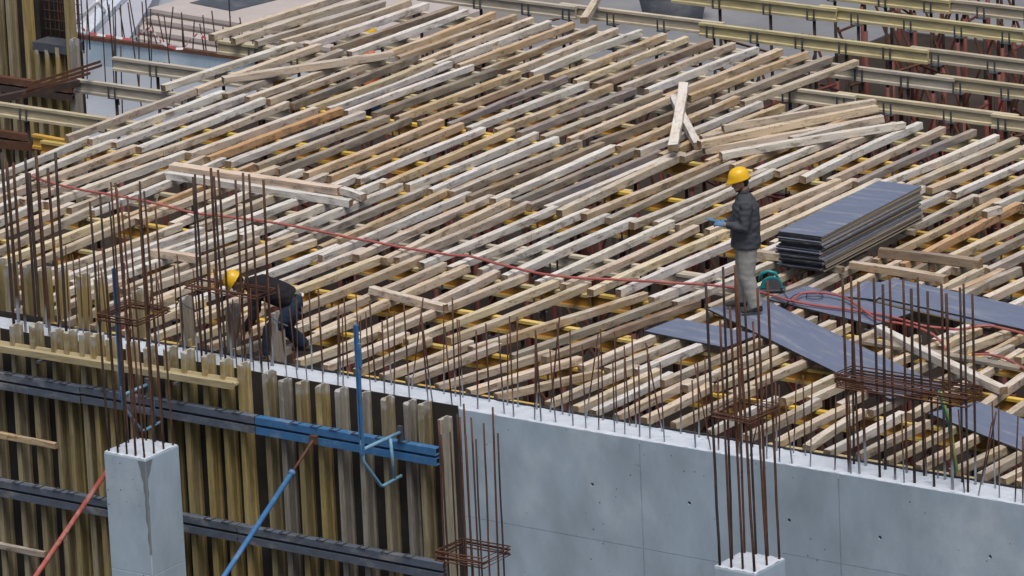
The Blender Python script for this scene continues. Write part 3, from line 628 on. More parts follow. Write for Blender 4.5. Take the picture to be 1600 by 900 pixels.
# ------------------------------------------------------------------ plywood sheets
def sheet(corners, z, label, group=None, th=.021, light_edge=False, name='plywood_sheet'):
    P = [onz(x, y, z) for x, y in corners]; c = sum(P, Vector())/4
    # best rectangle: keep centre, mean side vectors
    u = ((P[1]-P[0])+(P[2]-P[3]))/2; v = ((P[3]-P[0])+(P[2]-P[1]))/2
    if u.length < v.length: u, v = v, u
    ux = u.normalized(); v = v-ux*v.dot(ux)
    if ux.cross(v).z < 0: v = -v
    M = Matrix((ux, v.normalized(), Vector((0,0,1)))).transposed().to_4x4(); M.translation = c
    hx, hy = u.length/2, v.length/2; me = MB()
    me.box((-hx,-hy,-th),(hx,hy,0)); me.m = [0,0,1,1,1,1]
    o = me.build(name, [PLY, PLYEDGE_L if light_edge else PLYEDGE_D]); o.matrix_world = M
    return tag(o, label, 'plywood', group), M, hx, hy
sheet([(1010,516),(1056,498),(1186,521),(1132,544)], .026, 'small slate blue sheet lying left of the rebar before the standing worker')
_, MWALK, _, _ = sheet([(1106,484),(1190,464),(1478,606),(1392,622)], .05, 'long scuffed walkway sheet the worker in the grey jacket stands on')
sheet([(1456,648),(1522,624),(1690,690),(1625,714)], .03, 'blue grey walkway sheet at the lower right corner')
sheet([(1204,468),(1254,445),(1424,487),(1368,508)], .028, 'grey sheet carrying the hose loop in front of the saw')
sheet([(1318,462),(1352,437),(1404,445),(1366,468)], .055, 'small dark sheet scrap between the two right sheets')
sheet([(1352,466),(1384,440),(1588,487),(1560,514)], .028, 'sheet with pale edge lying under the long right sheet', None, .021, True)
sheet([(1350,459),(1380,431),(1660,492),(1634,522)], .052, 'long blue grey sheet on top at the right edge')
# the stack, sheet by sheet
nS = 20; zt = .09+.0232*(nS-1)+.019
base = [onz(x, y, zt) for x, y in ((1218,360),(1283,371),(1438,291),(1374,282))]
u = ((base[1]-base[0])+(base[2]-base[3]))/2; v = ((base[3]-base[0])+(base[2]-base[1]))/2; vx = v.normalized(); u = u-vx*u.dot(vx)
MS = Matrix((u.normalized(), vx, Vector((0,0,1)))).transposed().to_4x4(); MS.translation = sum(base, Vector())/4*1.0; MS.translation.z = 0
hu, hv = u.length/2, v.length/2
for i in range(nS):
    th = .019; z0 = .09+.0232*i
    me = MB().box((-hu,-hv,0),(hu,hv,th)); lt = random.random() < .6 or i in (15, 17, 18)
    me.m = [0, 0, 1, 2, 1, 2]
    o = me.build('plywood_sheet', [PLY, PLYEDGE_D, PLYEDGE_L if lt else PLYEDGE_M])
    jx, jy, jr = (U(-.035,.035), U(-.05,.04), U(-.012,.012)) if i < nS-1 else (0,0,0)
    if i == nS-5: jx += .05; jy -= .05
    if i > nS-6: jx *= .4
    o.matrix_world = MS@Matrix.Translation((jx, jy, z0))@Matrix.Rotation(jr, 4, 'Z')
    tag(o, 'slate blue plywood sheet, %s in the stack counted from the top' % ordinal(nS-i) if i < nS-1 else 'topmost slate blue sheet of the plywood stack, smeared with cement', 'plywood', 'plywood sheets in the stack')
for k_, yy in enumerate((-hv*.75, hv*.7)):
    a = MS@Vector((-hu-.08, yy, .085)); b = MS@Vector((hu+.1, yy, .085)); timber('loose_timber', a, b, 'd', 'dark bearer timber under the %s end of the plywood stack' % ('near', 'far')[k_], 'timber', None, .08, .08)

# ------------------------------------------------------------------ red hose and wires
def hose(pts, z, r, mt, name, label, cat, wob=.0):
    P = [onz(x, y, z) for x, y in pts]; Q = []
    for i in range(len(P)-1):
        p0 = P[max(i-1,0)]; p1 = P[i]; p2 = P[i+1]; p3 = P[min(i+2, len(P)-1)]
        for k_ in range(6):
            t_ = k_/6; q = .5*((2*p1)+(p2-p0)*t_+(2*p0-5*p1+4*p2-p3)*t_**2+(3*p1-p0-3*p2+p3)*t_**3)
            Q.append(q+Vector((0,0,wob*noise.noise(q*1.7))))
    Q.append(P[-1])
    return tag(MB().tube(Q, r, 8).build(name, mt, None, True), label, cat)
hose([(40,268),(58,279),(110,293),(200,309),(300,331),(420,347),(500,361),(560,374),(640,388),(700,398),(735,401),(790,416),(880,432),(960,437),(1040,441),(1110,445),(1165,452),(1205,461),(1240,472),(1320,483),(1370,490),(1400,497),(1440,508),(1470,512),(1500,515),(1540,509),(1570,514),(1610,524)], .06, .0165, HOSE, 'hose', 'long red hose running across the whole deck', 'hose', .015)
hose([(1238,470),(1248,461),(1262,457),(1290,458),(1320,465),(1345,481),(1372,499),(1410,506),(1440,514),(1462,526),(1478,545)], .085, .0155, HOSE, 'hose', 'red hose loop curling over the grey sheet at right', 'hose')
hose([(1518,554),(1545,554),(1570,560),(1590,570),(1612,584)], .04, .0155, HOSE, 'hose', 'short red hose end at the right edge', 'hose')
hose([(1218,449),(1232,468),(1226,478),(1240,462),(1265,456),(1285,461),(1280,467),(1262,466),(1264,458),(1300,452)], .055, .005, BLACKP, 'power_cable', 'thin black power cable beside the teal saw', 'cable')

# ------------------------------------------------------------------ teal circular saw
p = onz(1206, 452, .03); t = empty('circular_saw', p, math.radians(30)); tag(t, 'teal portable circular saw standing on the deck by the standing worker', 'saw')
MB().box((-.17,-.10,0),(.17,.10,.012)).build('base_plate', STEEL, t)
mb = MB(); ns = 14
arc = [(math.cos(math.pi*i/ns)*.14, math.sin(math.pi*i/ns)*.14) for i in range(ns+1)]
vs = [(x_, y_, .03+z_) for y_ in (-.055,.0) for x_, z_ in arc]; n = ns+1
mb.add(vs, [(i, i+1, n+i+1, n+i) for i in range(ns)]+[tuple(range(n-1,-1,-1)), tuple(range(n, 2*n)), (0, n, 2*n-1, n-1)]).build('blade_guard', TEAL, t)
MB().tube([(0,-.03,.02),(0,.12,.07)], [.05,.06], 12).build('motor', TEAL, t, True)
MB().tube([(-.15,.03,.1),(-.13,.03,.19),(-.04,.03,.225),(.05,.03,.2),(.08,.03,.12)], .02, 8).build('handle', TEAL, t, True)
MB().tube([(.02,-.06,.06),(.02,-.062,.06)], .10, 16).build('blade', STEEL, t)

# ------------------------------------------------------------------ blue working platform brackets and slanted props
def bracket(label, px, base_py, top_py, ledge, seed, mt=CYAN, Yo=-1.1):
    b = ony(px, base_py, Yo); tp = ony(px-8, top_py, Yo); t = empty('platform_bracket', (b.x, Yo, b.z)); tag(t, label, 'bracket', 'platform brackets on the formwork')
    h = tp.z-b.z; Lg = ledge
    MB().box((-.022,-.022,-.06),(-.006,.022,h)).box((.006,-.022,-.06),(.022,.022,h)).build('post', BLUE, t)
    MB().box((.023,-.02,h-.5),(.05,.02,h-.22)).build('post_sleeve', BLUE, t)
    MB().tube([(0,0,.0),(0,Lg,.0)], .024, 8).build('ledger', mt, t, True)
    MB().tube([(0,0,.12),(0,.01,-.14),(.05,.25,-.50),(.05,.3,-.52),(.05,.66,-.50)], .021, 8).build('brace', mt, t, True)
    MB().tube([(.04,.5,.0),(.05,.52,-.49)], .019, 8).build('strut', mt, t, True)
    MB().box((-.03,Lg-.04,-.1),(.03,Lg,.08)).build('hook', STEEL, t)
    return t
bracket('blue platform bracket with upright post hung on the blue waler', 566, 703, 508, .77, 1)
bracket('dull blue platform bracket with tall post behind the left column bars', 191, 618, 420, .5, 2)
def prop(label, a, b, mt, thin, name='push_prop'):
    t = empty(name, b); tag(t, label, 'prop'); d = (a-b)
    MB().tube([(0,0,0), d*(1-thin)], .032, 10).build('outer_tube', mt, t, True)
    MB().tube([d*(1-thin)*.995, d], .017, 8).build('spindle', RUST, t, True)
    MB().box((d.x-.05,d.y-.02,d.z-.05),(d.x+.05,d.y+.06,d.z+.05)).build('head_bracket', RUST, t)
    MB().tube([d*(1-thin)-d.normalized()*.05, d*(1-thin)], .045, 10).build('collar', mt, t, True)
a = ony(490, 687, -.36); prop('blue slanted prop bracing the formwork', a, a+Vector((.0,-3.6,-2.25)), BLUE, .12)
a = ony(186, 708, -.36); prop('worn red slanted prop beside the concrete column', a, a+Vector((.0,-3.6,-2.25)), REDD, .03)

# ------------------------------------------------------------------ far formwork at upper left, with bars and stored steel
YT = 16.0
t = empty('wall_formwork', (-20.5, YT, ZF)); off = Vector((-20.5, YT, ZF)); tag(t, 'tall olive formwork standing beyond the deck at the upper left corner', 'formwork')
for px, py, hb_ in ((-12,-30,0),(8,-30,0),(34,-30,0),(56,77,1),(72,77,1),(88,72,1),(100,-20,2),(108,62,1)):
    p = ony(px, py, YT); stud(t, p.x, ZF+.05, max(p.z, -2), YT, off, random.choice(YEL+GRY))
o1 = ony(-40, 100, YT); o2 = ony(116, 100, YT)
q1 = ony(80, 80, YT); o = MB().box((o1.x, YT+.205, ZF+.05),(o2.x, YT+.225, q1.z)).build('plywood_face', PLYFORM, t); o.location = -off
q2 = ony(30, 20, YT); qx = ony(47, 20, YT).x; o = MB().box((o1.x, YT+.206, q1.z),(qx, YT+.226, q2.z+.6)).build('plywood_face', PLYFORM, t); o.location = -off
for z_ in (ony(60,130,YT).z, ony(60,215,YT).z):
    channel(t, o1.x, o2.x, z_, RUST, off, .1, YT-.1); channel(t, o1.x, o2.x, z_-.14, RUSTD, off, .1, YT-.1)
pa = ony(50,74,YT); pb = ony(106,66,YT); o = MB().box((pa.x,YT+.01,pa.z-.05),(pb.x,YT+.4,pa.z+.09)).build('steel_ledge', STEEL, t); o.location = -off
o = MB().box((pa.x-.9,YT+.62,pa.z-.05),(pb.x-.5,YT+.64,pa.z+2.2)).build('plywood_face', PLYFORM, t); o.location = -off
cg = empty('rebar_cage', (pa.x, YT+.35, pa.z)); tag(cg, 'rusty rebar mesh inside the formwork at the upper left', 'rebar cage')
for i in range(9):
    xx = (pb.x-pa.x)*i/8; bar(cg, (xx, .02, -.1), (xx+U(-.03,.03), .02, 1.5), .011, RUST if i % 2 else RUSTD)
    if i % 2: bar(cg, (xx+.03, .25, -.1), (xx+.03, .25, 1.5), .011, RUST)
for i in range(9): MB().tube([(-.02,0,.08+.15*i),(pb.x-pa.x+.02,0,.08+.15*i)], .006, 5).build('tie_bar', RUSTD, cg)
# rusty bundle resting on the beam ends
for i, (da, db, lab) in enumerate((((38,136),(156,98),'upper rusty steel angle of the bundle at upper left'), ((40,142),(158,104),'middle rusty steel angle of the bundle at upper left'), ((36,148),(140,116),'lower rusty steel angle of the bundle at upper left'))):
    a = onz(da[0], da[1], .12-.05*i); b = onz(db[0], db[1], .12-.05*i); M_ = frame_x(a, b)
    o = MB().prism([(-.02,0),(.02,0),(.02,.006),(-.014,.006),(-.014,.04),(-.02,.04)], 0, (b-a).length).build('steel_angle', RUST); o.matrix_world = M_; tag(o, lab, 'steel angle')
a = onz(-20,153,-.1); b = onz(122,124,-.1); o = MB().prism([(-.05,-.1),(.05,-.1),(.05,0),(-.05,0)], 0, (b-a).length).build('steel_tube', RUSTD); o.matrix_world = frame_x(a, b); tag(o, 'dark square steel tube under the rusty bundle at upper left', 'steel tube')
a = onz(52,209,-.1); b = onz(118,221,-.1); beam_obj('formwork_beam', a, b, (.62,.36,.06), 'short orange yellow beam end left of the first joists', 'beam')
a = onz(-20,216,-.25); b = onz(56,222,-.25); o = MB().prism([(-.05,-.12),(.05,-.12),(.05,-.11),(-.04,-.11),(-.04,0),(-.05,0)], 0, (b-a).length).build('steel_channel', RUST); o.matrix_world = frame_x(a, b); tag(o, 'rusty channel beside the orange beam end at left', 'steel channel')

# low concrete wall with rusty rail and bars, behind the deck at upper left
a = onz(118, 99, ZF+.0); b = onz(420, 140, ZF+.0); M_ = frame_x(a, b); L = (b-a).length
t = empty('low_wall'); t.matrix_world = M_; tag(t, 'low concrete wall with a rusty rail and bars below the steps', 'wall')
MB().box((0,0,0),(L,.3,.45)).build('wall_body', CONC, t); MB().box((0,-.04,.455),(L,.06,.52)).build('rail', RUST, t)
for i in range(26): bar(t, (L*(i+.5)/26+U(-.1,.1), .15, .3), (L*(i+.5)/26+U(-.12,.12), .15, U(.9,1.25) if i > 3 else U(1.5,2.0)), .012, RUSTD)
# bars standing on the floor left
t = empty('rebar_cage', onz(160,160,ZF)); tag(t, 'thin bars standing on the pale floor behind the left beams', 'rebar cage')
for i in range(14): xx = -.9+2.5*i/14+U(-.06,.06); yy = U(-.6,.6); bar(t, (xx, yy, 0), (xx+U(-.15,.15), yy+U(-.1,.1), U(1.2,2.2)), .011, RUSTD)
# steps
st = empty('concrete_steps'); 
edges = [((196,57),(420,94)), ((200,42),(420,78)), ((228,28),(440,63)), ((234,13),(460,50))]
zs = [ZF+.12, ZF+.23, ZF+.34, ZF+.45]
A0 = onz(*edges[0][0], zs[0]); B0 = onz(*edges[0][1], zs[0]); MST = frame_x(A0, B0); st.matrix_world = Matrix.Translation((A0.x, A0.y, ZF))@MST.to_3x3().to_4x4()
tag(st, 'pale concrete steps behind the deck at the top left', 'steps'); inv = st.matrix_world.inverted()
for (e, z_) in zip(edges, zs):
    a = inv@onz(*e[0], z_)
    MB().box((a.x, a.y, 0), (a.x+5.2, a.y+(1.4 if z_ < ZF+.44 else 9), z_-ZF)).box((a.x-.01, a.y-.03, z_-ZF-.06), (a.x+5.22, a.y+.2, z_-ZF+.004)).build('step', STEPC, st)
zt_ = zs[-1]; P = [onz(*q, zt_+.01) for q in ((296,4),(362,17),(470,-10),(400,-22))]
tag(MB().add(P, [(0,1,2,3)]).build('mat', STEEL), 'dark grey mat lying on the landing above the steps', 'mat')
for i, (px, py0) in enumerate(((234,60),(362,35))):
    p = onz(px, py0+40, ZF+.3); t = empty('guard_post', p); tag(t, 'thin steel guard post at the %s of the steps' % ('left side', 'middle')[i], 'post'); bar(t, (0,0,0), (0,0,2.4), .012, RUSTD)
tp = [(118,72),(123,40),(138,52),(205,62),(214,56),(228,46),(234,44),(244,55),(252,66),(262,72),(275,76),(286,76),(298,62),(308,53),(322,60)]
Q = [onz(x_, y_, ZF+.9) for x_, y_ in tp]; tb = empty('barrier_tape', Q[0]); tag(tb, 'red and white barrier tape strung before the steps', 'tape'); k = 0
for i in range(len(Q)-1):
    n_ = max(1, int((Q[i+1]-Q[i]).length/.16))
    for j in range(n_):
        a = Q[i].lerp(Q[i+1], j/n_)-Q[0]; b = Q[i].lerp(Q[i+1], (j+1)/n_)-Q[0]; k += 1
        up_ = Vector((0,.008,.018)); MB().add([a-up_, b-up_, b+up_, a+up_, a-up_+Vector((0,.003,0)), b-up_+Vector((0,.003,0)), b+up_+Vector((0,.003,0)), a+up_+Vector((0,.003,0))], [(0,1,2,3),(7,6,5,4),(0,4,5,1),(3,2,6,7)]).build('tape_band', REDT if k % 2 else WHITEP, tb)
# ramp with kerb and handrail
P = [onz(*q, ZF+.35) for q in ((112,72),(198,66),(236,4),(260,-60),(100,-60))]
c = MB(); n = 5; c.add([Vector((p.x,p.y,ZF-.1)) for p in P]+P, [tuple(range(5,10))]+[(i,(i+1)%5,5+(i+1)%5,5+i) for i in range(5)])
tag(c.build('ramp', RAMPC), kind='structure')
a = onz(128,60,ZF+.36); b = onz(192,-6,ZF+.36); M_ = frame_x(a, b)
o = MB().box((0,-.14,0),((b-a).length,.14,.10)).build('ramp_kerb', CONC_TOP); o.matrix_world = M_; tag(o, 'pale kerb strip running up the ramp', 'kerb')
a = onz(118,36,ZF+.9); b = onz(152,2,ZF+1.5); t = empty('handrail', a); tag(t, 'pale steel handrail beside the ramp', 'handrail')
MB().tube([(0,0,0), b-a], .035, 8).build('rail', WHITEP, t, True); MB().tube([b-a, onz(164,18,ZF+.4)-a], .03, 8).build('post', WHITEP, t, True)
# tub far at the top
p = onz(1052, 24, ZF+.1); t = empty('mortar_tub', (p.x,p.y,ZF), math.radians(30)); tag(t, 'dark grey tub with yellow green rim far behind the props', 'tub')
ring = lambda rx, ry, z_, n=20: [(rx*math.cos(2*math.pi*i/n), ry*math.sin(2*math.pi*i/n), z_) for i in range(n)]
mb = MB(); vs = ring(.5,.4,0)+ring(.62,.5,.55)+ring(.58,.46,.55)+ring(.47,.37,.05); n = 20
mb.add(vs, [(r_*n+i, r_*n+(i+1) % n, (r_+1)*n+(i+1) % n, (r_+1)*n+i) for r_ in range(3) for i in range(n)]+[tuple(3*n+i for i in range(n))]).build('bowl', STEEL, t, True)
MB().tube(ring(.61,.49,.56)+[ring(.61,.49,.56)[0]], .03, 6).build('rim', LIME, t, True)

# ------------------------------------------------------------------ people
def loft(mb, pts, rad, n=14, side=Vector((0,1,0))):
    """pts along the limb, rad=(a across 'side', b perpendicular)."""
    pts = [Vector(p) for p in pts]; vs = []; fs = []
    for i, p in enumerate(pts):
        t_ = (pts[min(i+1, len(pts)-1)]-pts[max(i-1, 0)]).normalized()
        s_ = (side-t_*side.dot(t_)).normalized(); u_ = t_.cross(s_); a_, b_ = rad[i] if isinstance(rad[i], tuple) else (rad[i], rad[i])
        for k_ in range(n): an = 2*math.pi*k_/n; vs.append(p+s_*math.cos(an)*a_+u_*math.sin(an)*b_)
    for i in range(len(pts)-1):
        for k_ in range(n): fs.append((i*n+k_, i*n+(k_+1) % n, (i+1)*n+(k_+1) % n, (i+1)*n+k_))
    fs += [tuple(range(n-1,-1,-1)), tuple((len(pts)-1)*n+k_ for k_ in range(n))]
    mb.add(vs, fs)
def ball(mb, c, r, M=None, n=12, k=8):
    vs = []; fs = []; rr = r if isinstance(r, tuple) else (r, r, r)
    for i in range(k+1):
        th = math.pi*i/k
        for j in range(n): ph = 2*math.pi*j/n; v = Vector((rr[0]*math.sin(th)*math.cos(ph), rr[1]*math.sin(th)*math.sin(ph), rr[2]*math.cos(th))); vs.append((M@v if M else v)+Vector(c))
    for i in range(k):
        for j in range(n): fs.append((i*n+j, (i+1)*n+j, (i+1)*n+(j+1) % n, i*n+(j+1) % n))
    mb.add(vs, fs)
def fuse(mb, name, mt, parent, vox=.013, it=4, wrinkle=.0):
    me0 = fixn(mb.mesh('tmp', mt)); o = bpy.data.objects.new('tmp', me0)
    md = o.modifiers.new('r', 'REMESH'); md.mode = 'VOXEL'; md.voxel_size = vox
    ms = o.modifiers.new('s', 'SMOOTH'); ms.iterations = it; ms.factor = .5
    me = evaluate(o)
    if wrinkle:
        for v in me.vertices: v.co += v.normal*(noise.noise(Vector((v.co.x*9, v.co.y*9, v.co.z*22)))*wrinkle+noise.noise(v.co*34)*wrinkle*.35)
    me.materials.clear(); me.materials.append(mt); me.polygons.foreach_set('use_smooth', [True]*len(me.polygons))
    return link(name, me, parent)
def hand_points(wr, d, pal, mb, sc=1.0, curl=.6, grow=0.0):
    """wrist position, forward direction d, palm normal pal: palm plus five curled fingers."""
    d = d.normalized(); sd_ = d.cross(pal).normalized(); pal = sd_.cross(d).normalized()
    loft(mb, [wr-d*.02, wr+d*.03, wr+d*.09*sc], [(.026+grow,.020+grow),(.036+grow,.018+grow),(.040+grow,.014+grow)], 10, sd_)
    for k_, (o_, L_) in enumerate(((-.030,.066),(-.010,.078),(.010,.074),(.029,.058))):
        p0 = wr+d*.08*sc+sd_*o_; pts = [p0]; dd = d
        for s_ in range(3): dd = (dd+pal*curl*(.5+.35*s_)).normalized(); pts.append(pts[-1]+dd*L_*(.42-.06*s_))
        loft(mb, pts, [.0095+grow,.009+grow,.0085+grow,.0065+grow], 7, sd_)
    p0 = wr+d*.02-sd_*.028; t1_ = (d*.6-sd_*.75+pal*.25).normalized(); p1 = p0+t1_*.042; p2 = p1+(d*.8+pal*.5).normalized()*.034
    loft(mb, [p0, p1, p2], [.0125+grow,.0105+grow,.008+grow], 7, pal)
def head_mesh(mb, c, Mh):
    ball(mb, c, (.092,.074,.112), Mh, 20, 16)
    f = lambda x_, y_, z_: Vector(c)+Mh@Vector((x_, y_, z_))
    loft(mb, [f(.035,0,-.055), f(.062,0,-.085), f(.073,0,-.104)], [(.056,.04),(.046,.034),(.026,.022)], 12, Mh@Vector((0,1,0)))   # jaw and chin
    loft(mb, [f(.084,0,.02), f(.098,0,-.008), f(.112,0,-.034), f(.096,0,-.042)], [(.009,.009),(.011,.01),(.016,.012),(.012,.006)], 8, Mh@Vector((0,1,0)))  # nose
    loft(mb, [f(.086,-.026,-.064), f(.095,0,-.064), f(.086,.026,-.064)], [.006,.009,.006], 7, Mh@Vector((0,0,1)))     # lips
    loft(mb, [f(.083,-.045,.03), f(.096,0,.03), f(.083,.045,.03)], [.008,.007,.008], 7, Mh@Vector((0,0,1)))          # brow
    for s_ in (-1, 1): ball(mb, f(-.008, s_*.077, -.012), (.02,.009,.032), Mh, 10, 8)
def helmet(parent, c, Mh):
    H = empty('tmp'); bpy.data.objects.remove(H)
    mb = MB(); n = 28; vs = []; prof = [(0,.150),(.03,.149),(.065,.138),(.095,.115),(.113,.082),(.121,.045),(.124,.018),(.127,.008),(.127,.0),(.118,.0)]
    for r_, z_ in prof:
        for k_ in range(n):
            an = 2*math.pi*k_/n; cx_ = math.cos(an); rr = r_*(1.10 if cx_ > 0 else 1.06)
            brim = (.042*max(0, cx_)**3 if z_ <= .008 else .018*max(0, cx_)**4 if z_ < .03 else 0); drop = -.022*max(0, cx_)**3 if z_ <= .008 else 0
            rib = .006 if (z_ > .03 and abs(math.sin(an)) < .14) else 0
            vs.append((cx_*(rr+brim), math.sin(an)*r_*.93, z_+drop+rib))
    fs = [(i*n+k_, (i+1)*n+k_, (i+1)*n+(k_+1) % n, i*n+(k_+1) % n) for i in range(len(prof)-1) for k_ in range(n)]
    vs = [Vector(c)+Mh@(Vector(v)+Vector((.0,0,.03))) for v in vs]
    mb.add(vs, fs).build('helmet', HELM, parent, True)
    st_ = MB(); st_.tube([Vector(c)+Mh@Vector(q) for q in ((-.075,-.085,.04),(-.118,-.03,.012),(-.118,.03,.012),(-.075,.085,.04))], .011, 6); st_.build('helmet_harness', BLACKP, parent, True)
def eyes(parent, c, Mh):
    for s_ in (-1, 1):
        mb = MB(); ball(mb, Vector(c)+Mh@Vector((.083, s_*.032, .008)), .0085, None, 8, 6); mb.build('eye', HAIR, parent, True)
def rotm(pitch_=0, yaw_=0): return Matrix.Rotation(yaw_, 3, 'Z')@Matrix.Rotation(pitch_, 3, 'Y')
def boot(parent, an, toe, mt=BOOT):
    mb = MB(); an = Vector(an); toe = Vector(toe); d = (toe-an); d.z = 0; d.normalize(); s_ = Vector((0,0,1)).cross(d)
    h0 = Vector((an.x, an.y, toe.z))
    loft(mb, [an+Vector((0,0,.07)), an, h0+Vector((0,0,.05))-d*.01], [(.052,.058),(.048,.055),(.044,.06)], 12, s_)
    loft(mb, [h0-d*.075+Vector((0,0,.035)), h0+Vector((0,0,.045)), h0+d*.10+Vector((0,0,.04)), h0+d*.175+Vector((0,0,.03)), h0+d*.195+Vector((0,0,.026))], [(.034,.034),(.042,.045),(.047,.04),(.042,.03),(.028,.02)], 12, s_)
    return fuse(mb, 'boot', mt, parent, .010, 2)
V = Vector
def person(label, loc, heading, J, jacket, trousers, gloves, wr=.006, extra=None):
    t = empty('person', loc, heading); tag(t, label, 'person')
    Mh = rotm(J.get('hp', .2), J.get('hy', 0)); hc = V(J['head'])
    sd_ = V((0,1,0))
    # continuous body
    b = MB(); head_mesh(b, hc, Mh)
    loft(b, [hc+Mh@V((-.02,0,-.07)), V(J['neck']), V(J['neck'])*.6+V(J['chest'])*.4], [(.055,.055),(.056,.056),(.075,.07)], 12)
    loft(b, [V(J['neck'])*.6+V(J['chest'])*.4, V(J['chest']), V(J['waist']), V(J['pelvis'])], [(.13,.08),(.165,.10),(.14,.09),(.15,.10)], 16)
    for s in 'LR':
        loft(b, [J['hip'+s], J['knee'+s], J['ank'+s]], [.085,.06,.042], 12)
        loft(b, [V(J['ank'+s]), V(J['ank'+s])*.5+V(J['toe'+s])*.5, J['toe'+s]], [.04,.038,.02], 10)
        loft(b, [J['sho'+s], J['elb'+s], J['wri'+s]], [.055,.042,.03], 12)
        if not gloves: hand_points(V(J['wri'+s]), V(J['hd'+s]), V(J['pn'+s]), b)
    fuse(b, 'body', SKIN, t, .0085, 2)
    # jacket
    j = MB(); fwd_off = J.get('belly', 0)
    loft(j, [V(J['neck'])+V((0,0,.0)), V(J['neck'])*.55+V(J['chest'])*.45, V(J['chest']), V(J['waist']), V(J['hem'])], J.get('jr') or [(.08,.08),(.16,.115),(.215,.165),(.21,.175),(.212,.185)], 20)
    for s in 'LR':
        loft(j, [V(J['sho'+s])*.75+V(J['chest'])*.25, J['sho'+s], V(J['sho'+s])*.5+V(J['elb'+s])*.5, J['elb'+s], V(J['elb'+s])*.5+V(J['wri'+s])*.5, V(J['elb'+s])*.08+V(J['wri'+s])*.92], [.08,.085,.075,.066,.058,.047], 14)
    fuse(j, 'jacket', jacket, t, .013, 5, wr)
    col_ = MB(); loft(col_, [V(J['neck'])+(V(J['neck'])-hc)*.02, V(J['neck'])*.72+hc*.28], [(.077,.079),(.073,.073)], 16); fuse(col_, 'collar', jacket, t, .012, 2)
    # trousers
    q = MB(); loft(q, [V(J['waist'])*.25+V(J['pelvis'])*.75, J['pelvis'], V(J['pelvis'])*.45+(V(J['hipL'])+V(J['hipR']))*.275], [(.16,.13),(.18,.15),(.17,.14)], 18)
    for s in 'LR':
        hp, kn, an = V(J['hip'+s]), V(J['knee'+s]), V(J['ank'+s])
        loft(q, [hp+(hp-kn)*.12, hp, hp*.5+kn*.5, kn, kn*.5+an*.5, an+(kn-an)*.02], [(.10,.128),(.105,.132),(.098,.115),(.085,.098),(.08,.092),(.072,.088)], 14)
    fuse(q, 'trousers', trousers, t, .013, 4, wr*.45)
    for s in 'LR':
        boot(t, J['ank'+s], J['toe'+s])
        if gloves:
            g = MB(); hand_points(V(J['wri'+s]), V(J['hd'+s]), V(J['pn'+s]), g, 1.05, .7, .003); fuse(g, 'glove', gloves, t, .006, 1)
    helmet(t, hc, Mh); eyes(t, hc, Mh)
    hr = MB(); ball(hr, hc+Mh@V((-.028,0,.004)), (.078,.079,.094), Mh, 16, 12); fuse(hr, 'hair', HAIR, t, .010, 1)
    bd = MB(); loft(bd, [hc+Mh@V(p_) for p_ in ((.0,-.066,-.06),(.05,-.05,-.096),(.082,0,-.108),(.05,.05,-.096),(.0,.066,-.06))], [.008,.011,.011,.011,.008], 8, V((0,0,1))); fuse(bd, 'beard', HAIR, t, .008, 1)
    return t
HEAD = math.pi+YAW           # towards picture left
foot = onz(1170, 488, .05)
J1 = dict(pelvis=(0,0,.93), waist=(.0,0,1.06), chest=(-.005,0,1.32), neck=(.005,0,1.49), head=(.05,0,1.625), hem=(.01,0,.82), hp=.22, hy=.12,
     hipL=(0,.09,.86), hipR=(0,-.09,.86), kneeL=(.01,.10,.47), kneeR=(.05,-.12,.48), ankL=(-.09,.11,.09), ankR=(.08,-.14,.09), toeL=(.05,.13,.03), toeR=(.22,-.17,.03),
     shoL=(-.01,.19,1.40), shoR=(-.01,-.19,1.40), elbL=(.03,.25,1.11), elbR=(.04,-.24,1.11), wriL=(.26,.13,1.14), wriR=(.25,-.10,1.12),
     hdL=(.9,-.35,.12), hdR=(.9,.35,.15), pnL=(0,-.6,-.8), pnR=(0,.6,-.8))
man = person('standing worker in yellow helmet, charcoal jacket and khaki trousers looking at his hands', foot, HEAD, J1, JACK, TROU, GLOVE, .011)
man.scale = (1.0, 1.0, 1.015)
ph = empty('tool_pouch', man.matrix_world@Vector((0,0,0))); bpy.data.objects.remove(ph)
R_ = Matrix.Translation(foot)@Matrix.Rotation(HEAD, 4, 'Z')
o = MB().box((-.09,-.035,-.006),(.09,.035,.006)).build('notepad', GLOVE); o.matrix_world = R_@Matrix.Translation((.40,.02,1.19))@Matrix.Rotation(-.25, 4, 'Y'); tag(o, 'small blue pad held in the standing worker\'s gloved hands', 'notepad')
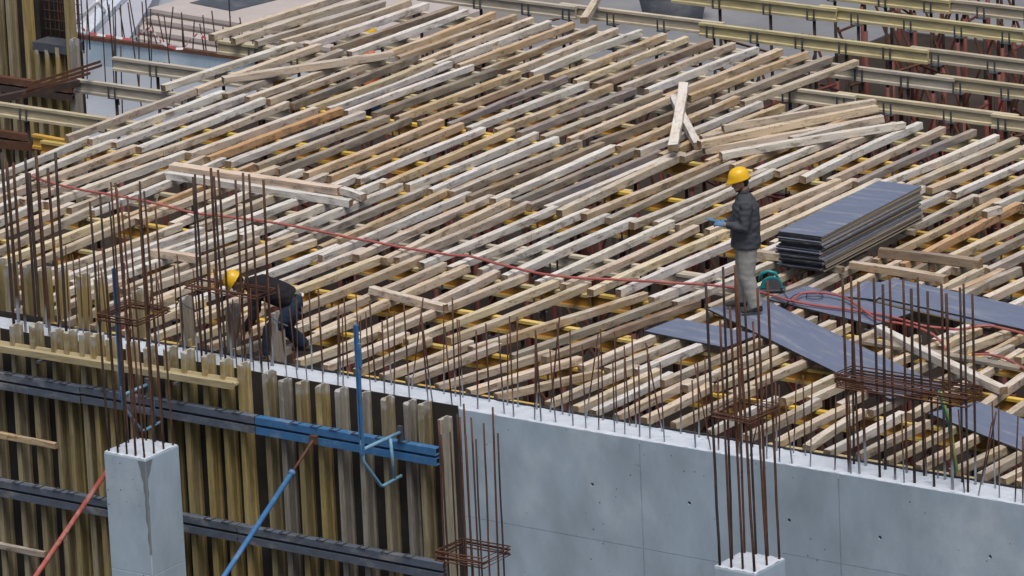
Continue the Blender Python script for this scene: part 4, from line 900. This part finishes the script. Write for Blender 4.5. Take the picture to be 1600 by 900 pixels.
f2 = onz(450, 558, -.105)
J2 = dict(jr=[(.085,.085),(.16,.12),(.215,.165),(.20,.165),(.185,.16)], pelvis=(-.10,0,.70), waist=(.05,0,.84), chest=(.32,0,.95), neck=(.48,0,.985), head=(.61,0,1.02), hem=(-.07,0,.76), hp=.95, hy=.0,
     hipL=(-.10,.10,.65), hipR=(-.10,-.10,.65), kneeL=(.22,.16,.40), kneeR=(.0,-.13,.34), ankL=(.24,.18,.09), ankR=(-.22,-.15,.10), toeL=(.38,.20,.03), toeR=(-.09,-.17,.03),
     shoL=(.38,.19,.90), shoR=(.38,-.19,.90), elbL=(.42,.25,.62), elbR=(.38,-.23,.60), wriL=(.54,.16,.42), wriR=(.50,-.13,.38),
     hdL=(.6,-.2,-.7), hdR=(.6,.2,-.7), pnL=(-.5,-.6,-.3), pnR=(-.5,.6,-.3))
w2 = person('worker in yellow helmet, black jacket and jeans bending over behind the wall', f2, HEAD, J2, JACKB, JEAN, None, .009)
w2.scale = (.93,.93,.95)
sm = MB(); sm.tube([(-.12,-.13,.88),(-.08,-.06,.92),(-.06,.0,.925)], .016, 6).build('strap', CYAN, w2, True)
MB().tube([(-.20,-.12,.80),(-.235,-.04,.815),(-.235,.05,.815)], .016, 6).build('shirt_hem', WHITEP, w2, True)
# third worker on the floor below, glimpsed between the far joists
f3 = onz(571, 50, ZF+1.70); f3.z = ZF
J3 = dict(J1); person('worker in yellow helmet and orange vest glimpsed under the far joists', f3, 1.0, J3, VEST, JEAN, None, .006)
o = None
# strap hanging in the right cage
a = onz(1478, 640, .0); P = [ony(1470,612,.2), ony(1478,640,.2), ony(1486,665,.2), ony(1490,700,.2), ony(1496,738,.2)]
tag(MB().tube(P, .016, 6).build('cable', LIME, None, True), 'green yellow cable hanging from the right rebar cage', 'cable')
tag(MB().tube([p_+Vector((-.03,0,.01)) for p_ in P], .014, 6).build('cable', TEAL, None, True), 'teal cable beside the green yellow one in the right cage', 'cable')
bpy.data.scenes.remove(TMP)
